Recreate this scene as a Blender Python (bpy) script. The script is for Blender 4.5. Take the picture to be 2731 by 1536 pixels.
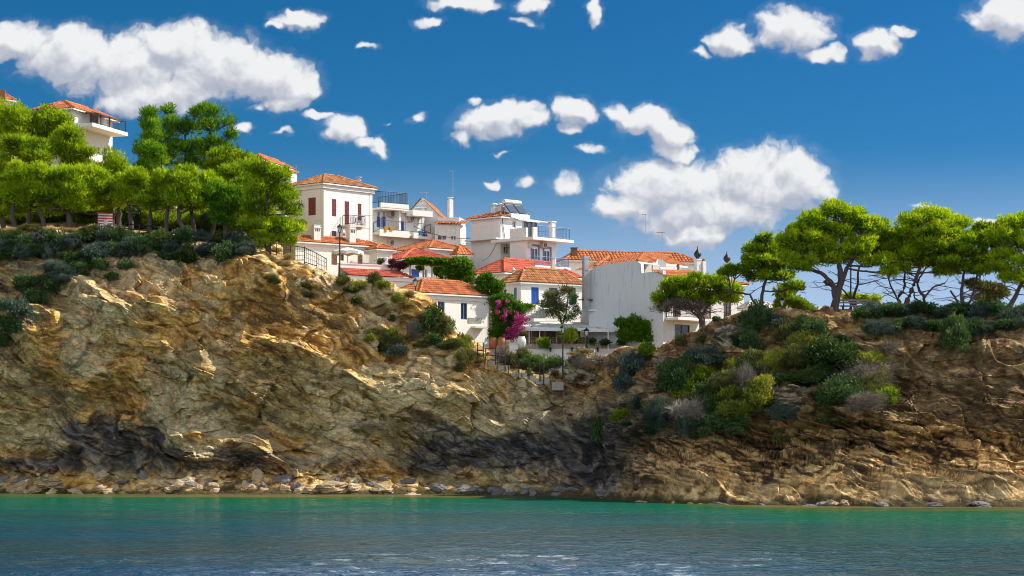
import bpy, bmesh, math, random
import numpy as np
from mathutils import Vector
from mathutils.bvhtree import BVHTree
for _o in list(bpy.data.objects): bpy.data.objects.remove(_o)
SC = bpy.context.scene; COL = SC.collection
R = math.radians
# ---------------------------------------------------------------- camera
F = 5500.0; CX = 1365.5; HZ = 1126.0; H = 5.0      # focal length, axis and horizon in photo pixels, eye height in metres
cam_d = bpy.data.cameras.new('camera'); cam = bpy.data.objects.new('camera', cam_d); COL.objects.link(cam)
cam.location = (0, 0, H); cam.rotation_euler = (R(90), 0, 0)
cam_d.sensor_width = 36; cam_d.lens = 36*F/2731; cam_d.shift_y = (HZ-768)/2731
cam_d.clip_start = 0.5; cam_d.clip_end = 40000
SC.camera = cam
# ---------------------------------------------------------------- light
SUN_EL, SUN_ROT = 43.0, 79.0
sd = bpy.data.lights.new('sun', 'SUN'); so = bpy.data.objects.new('sun', sd); COL.objects.link(so)
sd.energy = 4.6; sd.angle = R(0.5); sd.color = (1.0, 0.93, 0.8)
sdir = Vector((math.sin(R(SUN_ROT))*math.cos(R(SUN_EL)), math.cos(R(SUN_ROT))*math.cos(R(SUN_EL)), math.sin(R(SUN_EL))))
so.rotation_euler = sdir.to_track_quat('Z', 'Y').to_euler(); so.location = (60, 60, 80)
SC.view_settings.view_transform = 'Standard'; SC.view_settings.look = 'None'; SC.view_settings.gamma = 1.0
SC.view_settings.use_curve_mapping = False
SC.view_settings.exposure = 0.48
SC.cycles.max_bounces = 6; SC.cycles.diffuse_bounces = 2; SC.cycles.glossy_bounces = 2; SC.cycles.transmission_bounces = 3
SC.cycles.transparent_max_bounces = 6; SC.cycles.caustics_reflective = False; SC.cycles.caustics_refractive = False
SC.cycles.filter_width = 1.0; SC.cycles.sample_clamp_indirect = 4.0
# ---------------------------------------------------------------- node helper
class NT:
    def __init__(s, tree): s.t = tree; s.n = tree.nodes; s.l = tree.links
    def new(s, typ, **kw):
        n = s.n.new(typ)
        for k, v in kw.items(): setattr(n, k, v)
        return n
    def put(s, sock, v):
        if isinstance(v, bpy.types.NodeSocket): s.l.new(v, sock)
        elif v is not None: sock.default_value = v
    def m(s, op, a, b=None, c=None, clamp=False):
        n = s.new('ShaderNodeMath', operation=op, use_clamp=clamp)
        for i, v in enumerate((a, b, c)): s.put(n.inputs[i], v)
        return n.outputs[0]
    def vm(s, op, a, b=None, out=0):
        n = s.new('ShaderNodeVectorMath', operation=op)
        s.put(n.inputs[0], a); s.put(n.inputs[1], b)
        return n.outputs['Value'] if op in ('DOT_PRODUCT', 'LENGTH', 'DISTANCE') else n.outputs[0]
    def noise(s, vec, scale, detail=4, rough=.55, dist=0.0, col=False, dim='3D'):
        n = s.new('ShaderNodeTexNoise', noise_dimensions=dim)
        s.put(n.inputs['Vector'], vec); n.inputs['Scale'].default_value = scale; n.inputs['Detail'].default_value = detail
        n.inputs['Roughness'].default_value = rough; n.inputs['Distortion'].default_value = dist
        return n.outputs['Color' if col else 'Fac']
    def ramp(s, f, stops):
        n = s.new('ShaderNodeValToRGB'); s.put(n.inputs[0], f); e = n.color_ramp.elements
        while len(e) < len(stops): e.new(.5)
        for x, (p, c) in zip(e, stops): x.position = p; x.color = (*c, 1) if len(c) == 3 else c
        return n.outputs[0]
    def rng(s, v, a, b, c=0., d=1., smooth=True):
        n = s.new('ShaderNodeMapRange', interpolation_type='SMOOTHSTEP' if smooth else 'LINEAR'); s.put(n.inputs[0], v)
        for i, q in enumerate((a, b, c, d)): s.put(n.inputs[i+1], q)
        return n.outputs[0]
    def mix(s, f, a, b, mode='MIX'):
        n = s.new('ShaderNodeMix', data_type='RGBA', blend_type=mode); s.put(n.inputs[0], f); s.put(n.inputs[6], c4(a)); s.put(n.inputs[7], c4(b))
        return n.outputs[2]
    def mapv(s, vec, loc=(0, 0, 0), rot=(0, 0, 0), sc=(1, 1, 1)):
        n = s.new('ShaderNodeMapping'); s.put(n.inputs[0], vec); n.inputs[1].default_value = loc; n.inputs[2].default_value = rot; n.inputs[3].default_value = sc
        return n.outputs[0]
def c4(c): return (*c, 1) if isinstance(c, tuple) and len(c) == 3 else c
# ---------------------------------------------------------------- world: Nishita sky with cumulus banks, plus unseen clouds added for light
wd = bpy.data.worlds.new('World'); SC.world = wd; wd.use_nodes = True
W = NT(wd.node_tree); W.n.clear()
CLOUDS = [(40,115,150,58),(200,150,180,80),(330,175,210,95),(470,125,130,65),(560,175,190,85),(700,200,140,72),(790,225,75,62),(420,240,220,58),(330,270,120,38),(760,270,70,42),(690,280,40,22),
 (795,62,80,32),(735,80,30,18),(1230,8,100,30),(1148,57,56,18),(1420,12,65,28),(1400,52,50,18),(1590,40,26,42),(975,113,30,14),
 (915,345,75,38),(985,372,50,20),(855,312,50,16),(1320,332,115,55),(1400,320,62,42),(1225,368,48,28),(1120,312,27,22),(1525,300,78,46),(1505,345,40,20),
 (1655,290,55,34),(1725,320,85,48),(1775,350,55,60),(1795,405,50,44),(1800,500,200,85),(2000,480,170,110),(2120,485,105,100),(1690,540,125,44),(1900,560,260,80),(1860,625,120,40),
 (2110,78,115,66),(1960,110,75,42),(2195,140,66,28),(1880,145,34,20),(2330,112,72,42),(2400,92,45,20),(2690,45,95,75),(1408,480,40,22),(1510,487,50,32),(1585,395,62,16),(645,343,38,18),(1030,385,30,40),(1270,275,24,16),(1050,316,14,10),(1345,405,28,10),(745,352,36,12),(1300,470,30,16),(1035,400,18,30),
 (2650,590,60,16),(2480,560,50,10)]
cg = bpy.data.node_groups.new('cloud_field', 'ShaderNodeTree')
cg.interface.new_socket('P', in_out='INPUT', socket_type='NodeSocketVector'); cg.interface.new_socket('D', in_out='OUTPUT', socket_type='NodeSocketFloat'); cg.interface.new_socket('A', in_out='OUTPUT', socket_type='NodeSocketFloat')
G = NT(cg); gi = G.new('NodeGroupInput'); go = G.new('NodeGroupOutput')
P0 = gi.outputs[0]
wv = G.vm('SUBTRACT', G.noise(P0, 26., 3, .6, col=True), (.5, .5, .5))
PW = G.vm('ADD', P0, G.vm('MULTIPLY', wv, (.026, .017, 0.)))
wv2 = G.vm('SUBTRACT', G.noise(P0, 95., 2, .6, col=True), (.5, .5, .5))
PW = G.vm('ADD', PW, G.vm('MULTIPLY', wv2, (.010, .008, 0.)))
acc = None
for (cx, cy, rx, ry) in CLOUDS:
    u, v = (cx-CX)/F, (HZ-cy)/F
    n_ = G.new('ShaderNodeVectorMath', operation='MULTIPLY_ADD'); G.l.new(PW, n_.inputs[0]); n_.inputs[1].default_value = (F/rx, F/ry, 0.); n_.inputs[2].default_value = (-u*F/rx, -v*F/ry, 0.)
    d = G.vm('DOT_PRODUCT', n_.outputs[0], n_.outputs[0])
    bias = .5*min(1., max(0., (58-math.sqrt(rx*ry))/45))          # scraps are thin
    if bias > .02: d = G.m('ADD', d, bias)
    acc = d if acc is None else G.m('SMOOTH_MIN', acc, d, .25)
acc = G.m('MAXIMUM', G.m('SUBTRACT', 1.0, acc), -1.0)
n1 = G.noise(PW, 62., 6, .62)
n2 = G.noise(PW, 210., 3, .6)
bil = G.m('ABSOLUTE', G.m('SUBTRACT', G.noise(PW, 58., 2, .55), .5))          # cauliflower lobes
nn = G.m('ADD', G.m('ADD', G.m('MULTIPLY', G.m('SUBTRACT', n1, .5), 1.9), G.m('MULTIPLY', G.m('SUBTRACT', bil, .10), 2.2)), G.m('MULTIPLY', G.m('SUBTRACT', n2, .5), .75))
den = G.m('ADD', G.m('MINIMUM', G.m('MULTIPLY', acc, 1.6), 1.35), nn)
G.l.new(den, go.inputs[0]); G.l.new(G.m('ADD', acc, G.m('ADD', G.m('MULTIPLY', G.m('SUBTRACT', n1, .5), .75), G.m('MULTIPLY', bil, .9))), go.inputs[1])
geo = W.new('ShaderNodeNewGeometry')
dirv = W.vm('MULTIPLY', geo.outputs['Incoming'], (-1., -1., -1.))
sep = W.new('ShaderNodeSeparateXYZ'); W.l.new(dirv, sep.inputs[0])
dx, dy, dz = sep.outputs
dys = W.m('MAXIMUM', dy, .05)
cmb = W.new('ShaderNodeCombineXYZ'); W.l.new(W.m('DIVIDE', dx, dys), cmb.inputs[0]); W.l.new(W.m('DIVIDE', dz, dys), cmb.inputs[1])
uv = cmb.outputs[0]
def field(v):
    n = W.new('ShaderNodeGroup'); n.node_tree = cg; W.l.new(v, n.inputs[0]); return n.outputs
f0, a0 = field(uv); f1, a1 = field(W.vm('ADD', uv, (.0022, .0060, 0.)))
front = W.rng(dy, .1, .3)
m0 = W.m('MULTIPLY', W.m('MAXIMUM', W.m('MULTIPLY', W.rng(f0, -.12, .95), .98), W.m('MULTIPLY', W.rng(f0, -1.0, .4), .07)), front)
lit = W.rng(W.m('SUBTRACT', a0, a1), -.34, .34)
# unseen bright clouds outside the view, added to light the scene
bm_ = W.noise(W.vm('MULTIPLY', dirv, (1., 1., 2.)), 3.1, 5, .55)
back = W.m('MULTIPLY', W.rng(dy, .2, -.15), W.rng(dz, .95, .35))  # bank behind the viewer, added as fill for the shaded cliff
high = W.m('MULTIPLY', W.m('MULTIPLY', W.rng(dz, .215, .27), W.rng(dz, .85, .6)), W.m('MULTIPLY', W.rng(W.m('ABSOLUTE', W.m('SUBTRACT', dx, .03)), .34, .06), W.rng(dy, .0, .3)))  # bank above the view, added for pale reflections on the near water
mb = W.m('MAXIMUM', W.m('MULTIPLY', W.rng(bm_, .36, .56), back), W.m('MULTIPLY', W.rng(bm_, .20, .5, .35, 1.), high))
sky = W.new('ShaderNodeTexSky', sky_type='NISHITA'); sky.sun_disc = False
sky.sun_elevation = R(SUN_EL); sky.sun_rotation = R(SUN_ROT); sky.air_density = 1.0; sky.dust_density = .35; sky.ozone_density = 3.0
SKY_S = .1; EX = 2**SC.view_settings.exposure
ss = W.new('ShaderNodeSeparateColor'); W.l.new(sky.outputs[0], ss.inputs[0]); cc = W.new('ShaderNodeCombineColor')
for i, (pw, k) in enumerate(((2.2, .215), (1.25, .365), (1.6, .61))):          # a deeper, polarised blue
    W.l.new(W.m('MULTIPLY', W.m('POWER', W.m('MULTIPLY', ss.outputs[i], SKY_S*EX), pw), k/EX/SKY_S), cc.inputs[i])
hz = W.m('MULTIPLY', W.rng(dz, .135, .038), .95)
skc = W.mix(hz, cc.outputs[0], tuple(v/EX/SKY_S for v in (.46, .61, .86)))
bg = W.new('ShaderNodeBackground'); bg.inputs[1].default_value = SKY_S; W.l.new(skc, bg.inputs[0])
ccol = W.mix(lit, (.33, .355, .42), (.635, .64, .645))
bgc = W.new('ShaderNodeBackground'); bgc.inputs[1].default_value = 1.0; W.l.new(ccol, bgc.inputs[0])
bgb = W.new('ShaderNodeBackground'); bgb.inputs[1].default_value = 1.0; bgb.inputs[0].default_value = (1.22, 1.24, 1.26, 1)
mx = W.new('ShaderNodeMixShader'); W.l.new(m0, mx.inputs[0]); W.l.new(bg.outputs[0], mx.inputs[1]); W.l.new(bgc.outputs[0], mx.inputs[2])
mx2 = W.new('ShaderNodeMixShader'); W.l.new(mb, mx2.inputs[0]); W.l.new(mx.outputs[0], mx2.inputs[1]); W.l.new(bgb.outputs[0], mx2.inputs[2])
wo = W.new('ShaderNodeOutputWorld'); W.l.new(mx2.outputs[0], wo.inputs[0])
wd.cycles.sampling_method = 'MANUAL'; wd.cycles.sample_map_resolution = 256
# ---------------------------------------------------------------- projection helpers used to lay the place out
def X(px, D): return (px-CX)/F*D
def Z(py, D): return H+(HZ-py)/F*D
def P(px, py, D): return np.array((X(px, D), D, Z(py, D)))
# ---------------------------------------------------------------- materials
def new_mat(name):
    m = bpy.data.materials.new(name); m.use_nodes = True; t = NT(m.node_tree)
    b = t.n['Principled BSDF']; return m, t, b
def plain(name, col, rough=.6, var=.12, scale=3., metal=0., bump=0., bscale=20.):
    m, t, b = new_mat(name); co = t.new('ShaderNodeTexCoord').outputs['Object']
    n = t.noise(co, scale, 5, .6)
    c = t.mix(n, tuple(x*(1-var) for x in col), tuple(min(1, x*(1+var)) for x in col))
    t.l.new(c, b.inputs['Base Color']); b.inputs['Roughness'].default_value = rough; b.inputs['Metallic'].default_value = metal
    if bump:
        bn = t.new('ShaderNodeBump'); bn.inputs['Strength'].default_value = bump; bn.inputs['Distance'].default_value = .02
        t.l.new(t.noise(co, bscale, 4), bn.inputs['Height']); t.l.new(bn.outputs[0], b.inputs['Normal'])
    return m
def stucco(name, col, grime=.5, gcol=(.52, .47, .40)):
    m, t, b = new_mat(name); co = t.new('ShaderNodeTexCoord').outputs['Object']
    n = t.noise(co, 1.3, 6, .65)
    st = t.noise(t.mapv(co, sc=(3., 3., .35)), 1.6, 6, .7)            # rain streaks and patches of old plaster
    w = t.m('MULTIPLY', t.rng(st, .52, .78), grime)
    c = t.mix(n, tuple(x*.94 for x in col), col)
    c = t.mix(w, c, gcol)
    t.l.new(c, b.inputs['Base Color']); b.inputs['Roughness'].default_value = .85
    bn = t.new('ShaderNodeBump'); bn.inputs['Strength'].default_value = .35; bn.inputs['Distance'].default_value = .02
    t.l.new(t.noise(co, 7., 5), bn.inputs['Height']); t.l.new(bn.outputs[0], b.inputs['Normal'])
    return m
def tiles(name, a, b_, dark):
    m, t, b = new_mat(name)
    at = t.new('ShaderNodeAttribute', attribute_name='tint').outputs['Fac']
    co = t.new('ShaderNodeTexCoord').outputs['Object']
    c = t.ramp(at, [(0., dark), (.38, a), (.75, b_), (1., tuple(min(1, x*1.25) for x in b_))])
    c = t.mix(t.m('MULTIPLY', t.rng(t.noise(co, .9, 6, .7), .46, .70), .62), c, tuple(x*.6+.03 for x in dark))
    t.l.new(c, b.inputs['Base Color']); b.inputs['Roughness'].default_value = .8
    return m
def leafy(name, stops, trans=.35, rough=.55):
    m, t, b = new_mat(name)
    at = t.new('ShaderNodeAttribute', attribute_name='tint').outputs['Fac']
    oi = t.new('ShaderNodeObjectInfo').outputs['Random']
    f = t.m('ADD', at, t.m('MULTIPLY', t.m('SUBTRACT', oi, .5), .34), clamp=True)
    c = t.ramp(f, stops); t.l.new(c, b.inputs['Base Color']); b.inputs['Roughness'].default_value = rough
    b.inputs['Specular IOR Level'].default_value = .25
    tr = t.new('ShaderNodeBsdfTranslucent'); t.l.new(t.mix(1., c, (1.25, 1.3, .7), 'MULTIPLY'), tr.inputs[0])
    ms = t.new('ShaderNodeMixShader'); ms.inputs[0].default_value = trans
    t.l.new(b.outputs[0], ms.inputs[1]); t.l.new(tr.outputs[0], ms.inputs[2]); t.l.new(ms.outputs[0], t.n['Material Output'].inputs[0])
    return m
def glassy(name, col, rough=.08):
    m, t, b = new_mat(name); b.inputs['Base Color'].default_value = (*col, 1); b.inputs['Roughness'].default_value = rough
    b.inputs['Specular IOR Level'].default_value = .8; return m
M = {}
M['white'] = stucco('white_plaster', (.82, .81, .78), .4, (.46, .42, .36))
M['aged'] = stucco('aged_plaster', (.77, .75, .71), .8, (.44, .37, .29))
M['grey_wall'] = stucco('weathered_render', (.68, .70, .72), .8, (.36, .35, .33))
M['paint'] = plain('white_paint', (.78, .78, .76), .5, .05)
M['concrete'] = plain('concrete', (.42, .40, .36), .9, .25, 2., bump=.3)
M['pale_concrete'] = plain('pale_concrete', (.62, .59, .53), .9, .18, 2., bump=.3)
M['tile'] = tiles('orange_tiles', (.52, .15, .045), (.62, .21, .07), (.26, .075, .035))
M['tile_old'] = tiles('old_tiles', (.46, .17, .06), (.58, .28, .11), (.13, .06, .035))
M['tile_red'] = tiles('red_tiles', (.56, .11, .06), (.62, .15, .085), (.36, .06, .035))
M['red_wood'] = plain('oxblood_wood', (.20, .035, .03), .55, .3, 6.)
M['brown_wood'] = plain('brown_wood', (.17, .07, .035), .6, .3, 6.)
M['pale_wood'] = plain('pale_wood', (.45, .35, .22), .7, .25, 6.)
M['grey_wood'] = plain('weathered_wood', (.25, .21, .17), .85, .3, 5.)
M['blue'] = plain('blue_paint', (.012, .085, .42), .45, .2, 4.)
M['dull_blue'] = plain('faded_blue_paint', (.09, .19, .40), .5, .2, 4.)
M['iron'] = plain('black_iron', (.018, .018, .02), .5, .3)
M['steel'] = plain('galvanised_steel', (.42, .44, .46), .38, .2, 3., metal=.6)
M['alu'] = plain('aluminium', (.62, .64, .66), .35, .1, metal=.5)
M['glass'] = glassy('window_glass', (.03, .045, .06))
M['dark'] = plain('dark_interior', (.02, .018, .02), .8, .2)
M['lamp_glass'] = glassy('frosted_lamp_glass', (.6, .6, .56), .25)
M['solar'] = glassy('solar_glass', (.10, .13, .17), .06)
M['canvas'] = plain('white_canvas', (.74, .73, .69), .9, .06, 2.)
M['terracotta'] = plain('terracotta', (.36, .13, .06), .8, .25, 4., bump=.3)
M['ac'] = plain('beige_plastic', (.58, .55, .46), .5, .12)
M['bark'] = plain('pine_bark', (.085, .062, .055), .95, .45, 9., bump=.8, bscale=30.)
M['stone'] = plain('fieldstone', (.36, .33, .28), .95, .35, 6., bump=.8, bscale=12.)
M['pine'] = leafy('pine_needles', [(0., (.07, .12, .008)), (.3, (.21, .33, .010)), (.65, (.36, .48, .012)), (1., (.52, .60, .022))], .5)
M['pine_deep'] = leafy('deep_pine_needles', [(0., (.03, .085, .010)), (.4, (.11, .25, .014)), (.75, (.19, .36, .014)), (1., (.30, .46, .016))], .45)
M['leaf'] = leafy('broad_leaves', [(0., (.03, .085, .008)), (.5, (.09, .21, .012)), (1., (.18, .33, .02))], .4)
M['shrub_leaf'] = leafy('shrub_leaves', [(0., (.02, .045, .012)), (.5, (.06, .11, .025)), (1., (.14, .19, .05))], .3)
M['tamarisk'] = leafy('tamarisk', [(0., (.05, .09, .02)), (.5, (.13, .21, .05)), (1., (.26, .34, .11))], .3)
M['scrub'] = leafy('dark_scrub', [(0., (.022, .05, .016)), (.5, (.055, .115, .032)), (1., (.13, .20, .06))], .2)
M['olive'] = leafy('olive_scrub', [(0., (.05, .06, .018)), (.5, (.13, .14, .04)), (1., (.30, .28, .09))], .25)
M['yellow'] = leafy('yellow_scrub', [(0., (.09, .12, .02)), (.5, (.25, .28, .035)), (1., (.50, .45, .07))], .25)
M['blue_scrub'] = leafy('blue_grey_scrub', [(0., (.03, .05, .045)), (.5, (.075, .115, .095)), (1., (.18, .24, .18))], .2)
M['twig'] = leafy('dry_twigs', [(0., (.12, .095, .08)), (.5, (.24, .20, .17)), (1., (.42, .37, .32))], .05, .9)
M['straw'] = leafy('dry_grass', [(0., (.22, .15, .06)), (.5, (.40, .29, .12)), (1., (.58, .45, .21))], .2, .8)
M['lime'] = leafy('lime_leaves', [(0., (.08, .15, .01)), (.5, (.21, .31, .014)), (1., (.38, .44, .03))])
M['magenta'] = leafy('magenta_bracts', [(0., (.28, .01, .14)), (.5, (.46, .02, .24)), (1., (.62, .10, .40))])
M['purple'] = leafy('purple_creeper', [(0., (.05, .015, .03)), (.5, (.12, .03, .06)), (1., (.20, .07, .10))], .2)
M['towel_yellow'] = plain('yellow_towel', (.62, .36, .03), .9, .3, 8.)
M['towel_blue'] = plain('blue_towel', (.05, .06, .28), .9, .3, 8.)
M['towel_pink'] = plain('pink_towel', (.45, .05, .16), .9, .3, 8.)
M['towel_teal'] = plain('teal_towel', (.02, .24, .30), .9, .3, 8.)
M['red_paint'] = plain('red_paint', (.50, .03, .03), .5, .15)
M['bag_blue'] = plain('blue_plastic', (.03, .16, .55), .35, .2)
# ---------------------------------------------------------------- object helpers
def tag(o, label=None, cat=None, group=None, kind=None):
    for k, v in (('label', label), ('category', cat), ('group', group), ('kind', kind)):
        if v: o[k] = v
    return o
def thing(name, label, cat, loc=(0, 0, 0), group=None):
    o = bpy.data.objects.new(name, None); COL.objects.link(o); o.location = [float(v) for v in loc]; o.empty_display_size = .2
    return tag(o, label, cat, group)
def root_loc(o):
    while o.parent: o = o.parent
    return np.array(o.location)
class MB:
    """vertices and faces of one mesh, in world coordinates"""
    def __init__(s): s.v = []; s.f = []; s.t = []
    def poly(s, pts, tint=.5):
        n = len(s.v); s.v += [tuple(map(float, p)) for p in pts]; s.f.append(tuple(range(n, n+len(pts)))); s.t.append(tint)
    def box(s, o, a, b, c, tint=.5):
        o, a, b, c = (np.array(q, float) for q in (o, a, b, c))
        if np.dot(np.cross(a, b), c) < 0: a, b = b, a
        n = len(s.v); s.v += [tuple(o+i*a+j*b+k*c) for k in (0, 1) for j in (0, 1) for i in (0, 1)]
        s.f += [tuple(n+i for i in q) for q in ((0, 2, 3, 1), (4, 5, 7, 6), (0, 1, 5, 4), (2, 6, 7, 3), (0, 4, 6, 2), (1, 3, 7, 5))]; s.t += [tint]*6
    def cbox(s, c, sx, sy, sz, rot=0., tint=.5):
        ca, sa = math.cos(rot), math.sin(rot); a = np.array((ca*sx, sa*sx, 0)); b = np.array((-sa*sy, ca*sy, 0)); z = np.array((0, 0, sz))
        s.box(np.array(c)-a/2-b/2, a, b, z, tint)
    def tube(s, pts, rad, n=6, tint=.5, cap=True):
        pts = [np.array(p, float) for p in pts]; rad = rad if hasattr(rad, '__len__') else [rad]*len(pts); base = len(s.v)
        for i, p in enumerate(pts):
            d = pts[min(i+1, len(pts)-1)]-pts[max(i-1, 0)]; d = d/(np.linalg.norm(d)+1e-9)
            u = np.cross(d, (0, 0, 1.) if abs(d[2]) < .9 else (1., 0, 0)); u /= np.linalg.norm(u)+1e-9; w = np.cross(d, u)
            for k in range(n):
                a = 2*math.pi*k/n; s.v.append(tuple(p+rad[i]*(math.cos(a)*u+math.sin(a)*w)))
        for i in range(len(pts)-1):
            for k in range(n):
                k2 = (k+1) % n; s.f.append((base+i*n+k, base+i*n+k2, base+(i+1)*n+k2, base+(i+1)*n+k)); s.t.append(tint)
        if cap:
            s.f.append(tuple(base+k for k in range(n))); s.f.append(tuple(base+(len(pts)-1)*n+k for k in reversed(range(n)))); s.t += [tint, tint]
    def lathe(s, c, prof, n=16, tint=.5):
        base = len(s.v); c = np.array(c, float)
        for r, z in prof:
            for k in range(n):
                a = 2*math.pi*k/n; s.v.append((c[0]+r*math.cos(a), c[1]+r*math.sin(a), c[2]+z))
        for i in range(len(prof)-1):
            for k in range(n):
                k2 = (k+1) % n; s.f.append((base+i*n+k, base+i*n+k2, base+(i+1)*n+k2, base+(i+1)*n+k)); s.t.append(tint)
        s.f.append(tuple(base+k for k in reversed(range(n)))); s.f.append(tuple(base+(len(prof)-1)*n+k for k in range(n))); s.t += [tint, tint]
    def build(s, name, mat, parent=None, loc=None, smooth=False):
        me = bpy.data.meshes.new(name); off = root_loc(parent) if parent is not None else np.array(loc if loc is not None else (0, 0, 0), float)
        me.from_pydata((np.array(s.v)-off).tolist(), [], s.f)
        a = me.attributes.new('tint', 'FLOAT', 'FACE'); a.data.foreach_set('value', np.array(s.t, np.float32))
        if smooth: me.polygons.foreach_set('use_smooth', [True]*len(me.polygons))
        me.materials.append(mat); me.update()
        o = bpy.data.objects.new(name, me); COL.objects.link(o)
        if parent is not None: o.parent = parent
        else: o.location = off
        return o
def raw_mesh(name, V, Fc, mat, tint=None, smooth=False):
    """mesh from numpy arrays; Fc is (n, 3) or (n, 4)"""
    me = bpy.data.meshes.new(name); k = Fc.shape[1]
    me.vertices.add(len(V)); me.vertices.foreach_set('co', V.astype(np.float32).ravel())
    me.loops.add(Fc.size); me.loops.foreach_set('vertex_index', Fc.astype(np.int32).ravel())
    me.polygons.add(len(Fc)); me.polygons.foreach_set('loop_start', np.arange(0, Fc.size, k, dtype=np.int32))
    if tint is not None:
        a = me.attributes.new('tint', 'FLOAT', 'FACE'); a.data.foreach_set('value', tint.astype(np.float32))
    me.update(calc_edges=True); me.validate()
    me.polygons.foreach_set('use_smooth', [smooth]*len(me.polygons))
    me.materials.append(mat); return me
def link(name, me, parent=None, loc=(0, 0, 0)):
    o = bpy.data.objects.new(name, me); COL.objects.link(o)
    if parent is not None: o.parent = parent
    o.location = [float(v) for v in loc]; return o
# ---------------------------------------------------------------- numpy noise
def _h(ix, iy, iz, seed):
    h = (ix*374761393+iy*668265263+iz*2147483647+seed*974634777) & 0xffffffff
    h = ((h ^ (h >> 13))*1274126177) & 0xffffffff; h = ((h ^ (h >> 16))*2246822519) & 0xffffffff
    return ((h ^ (h >> 15)) & 0xffff)/65535.0
def vnoise(x, y, z, seed=0):
    ix, iy, iz = (np.floor(q).astype(np.int64) for q in (x, y, z)); fx, fy, fz = x-ix, y-iy, z-iz
    fx, fy, fz = (q*q*q*(q*(q*6-15)+10) for q in (fx, fy, fz)); r = 0
    for a in (0, 1):
        for b in (0, 1):
            for c in (0, 1):
                r = r+_h(ix+a, iy+b, iz+c, seed)*(fx if a else 1-fx)*(fy if b else 1-fy)*(fz if c else 1-fz)
    return r*2-1
def fbm(x, y, z, oct=4, seed=0, gain=.5):
    r = 0; a = 1.; f = 1.
    for i in range(oct): r = r+a*vnoise(x*f, y*f, z*f, seed+i*17); a *= gain; f *= 2.03
    return r
# ---------------------------------------------------------------- terrain: two headlands and the saddle between them, one sheet
SK = np.array([-700,0,250,500,640,700,800,900,1000,1100,1200,1300,1400,1480,1560,1650,1750,1850,2000,2150,2300,2450,2600,2731,3450.])
def tab(*v): return np.array(v, float)
T_base = tab(1316,1316,1317,1318,1318,1318,1318,1318,1318,1318,1318,1319,1322,1325,1328,1334,1340,1343,1346,1348,1350,1351,1351,1351,1351)
T_crest = tab(640,622,628,648,662,672,706,736,764,798,884,968,1003,1026,985,962,945,898,846,838,838,830,838,840,850)
T_cd = tab(9,9,9,9,8.5,8,8,8,8,8,7.5,7.5,8.5,10,13,15,14,13,13,12.5,12,12,12,12,12)       # how far the crest lies behind the waterline
T_fz = tab(1.0,1.0,1.0,1.0,1.0,1.0,1.0,1.1,1.0,.9,.8,.7,.6,.6,.7,1.0,1.7,2.0,2.2,2.5,2.7,2.5,2.0,1.8,1.8)   # shelf or beach height
T_fd = tab(3.2,3.2,3.2,3.2,3.4,3.4,3.4,3.4,3.2,3.0,2.6,2.4,2.2,2.0,2.4,3.4,4.2,4.8,5.2,5.4,5.6,5.4,5.0,4.8,4.8)
T_q1 = tab(.36,.36,.36,.36,.36,.36,.36,.36,.36,.38,.42,.46,.5,.5,.36,.38,.44,.5,.5,.5,.5,.5,.5,.5,.5)          # depth fraction reached at a quarter, half and three quarters of the face
T_q2 = tab(.42,.40,.40,.40,.42,.44,.46,.46,.46,.5,.6,.65,.66,.66,.5,.52,.58,.62,.64,.66,.66,.66,.66,.66,.66)
T_q3 = tab(.62,.60,.60,.60,.66,.68,.70,.70,.70,.74,.8,.84,.85,.84,.74,.74,.76,.80,.82,.82,.82,.82,.82,.82,.82)
ZB = np.array([-700,0,400,700,850,1000,1150,1300,1450,1600,1750,1900,2100,2731,3450.])
Z158 = tab(20,20,19.6,18.2,16.2,13.4,11,10.2,10,10,10,10.2,10.4,10.4,10.4)
Z168 = tab(23,23,22,19.6,17.2,15.6,14,13,12.5,12,11,9.6,9.6,9.6,9.6)
Z178 = tab(26,26,24.5,21.8,20,18.5,17.5,16,15,13,11.5,9,9,9,9)
Z195 = tab(31,31,29,25,23,21,19.5,17.5,15.5,13,11,8,8,8,8)
Z230 = tab(35,34,30,26,23,20,18,16,14,12,9,6,6,6,6)
DS = 3.0
S = np.arange(-700, 3450, DS); ns = len(S)
ii = lambda t, k=SK: np.interp(S, k, t)
def smooth1(a, n):
    k = np.ones(n)/n; return np.convolve(np.pad(a, n//2, mode='edge'), k, 'valid')[:len(a)]
Db = F*H/(smooth1(ii(T_base), 31)-HZ); cd = smooth1(ii(T_cd), 31); Dc = Db+cd
Zc = Z(smooth1(ii(T_crest), 15), Dc); fz = smooth1(ii(T_fz), 31); fd = smooth1(ii(T_fd), 31)
q1, q2, q3 = (smooth1(ii(t), 31) for t in (T_q1, T_q2, T_q3))
one = np.ones(ns)
zb = lambda t: smooth1(np.interp(S, ZB, t), 41)
rails = [(Db-60, -9*one), (Db-14, -4.5*one), (Db-2.5, -1.1*one), (Db, 0*one), (Db+fd*.5, fz*.62), (Db+fd, fz), (Db+cd*q1+.15, fz+(Zc-fz)*.25), (Db+cd*q2, fz+(Zc-fz)*.5),
         (Db+cd*q3, fz+(Zc-fz)*.76), (Dc, Zc), (Dc+2.2, Zc+.35), (158*one+np.maximum(0, Dc+3-158), np.minimum(zb(Z158), 99)), (168*one, zb(Z168)), (178*one, zb(Z178)), (195*one, zb(Z195)), (230*one, zb(Z230)), (420*one, 2*one), (700*one, -6*one)]
rows = [3, 6, 16, 60, 76, 66, 66, 70, 60, 20, 16, 12, 10, 10, 10, 8, 4]
DD, ZZ, SEC = [], [], []
for i, n in enumerate(rows):
    for j in range(n):
        t = j/n; DD.append(rails[i][0]*(1-t)+rails[i+1][0]*t); ZZ.append(rails[i][1]*(1-t)+rails[i+1][1]*t); SEC.append(i+t)
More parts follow.
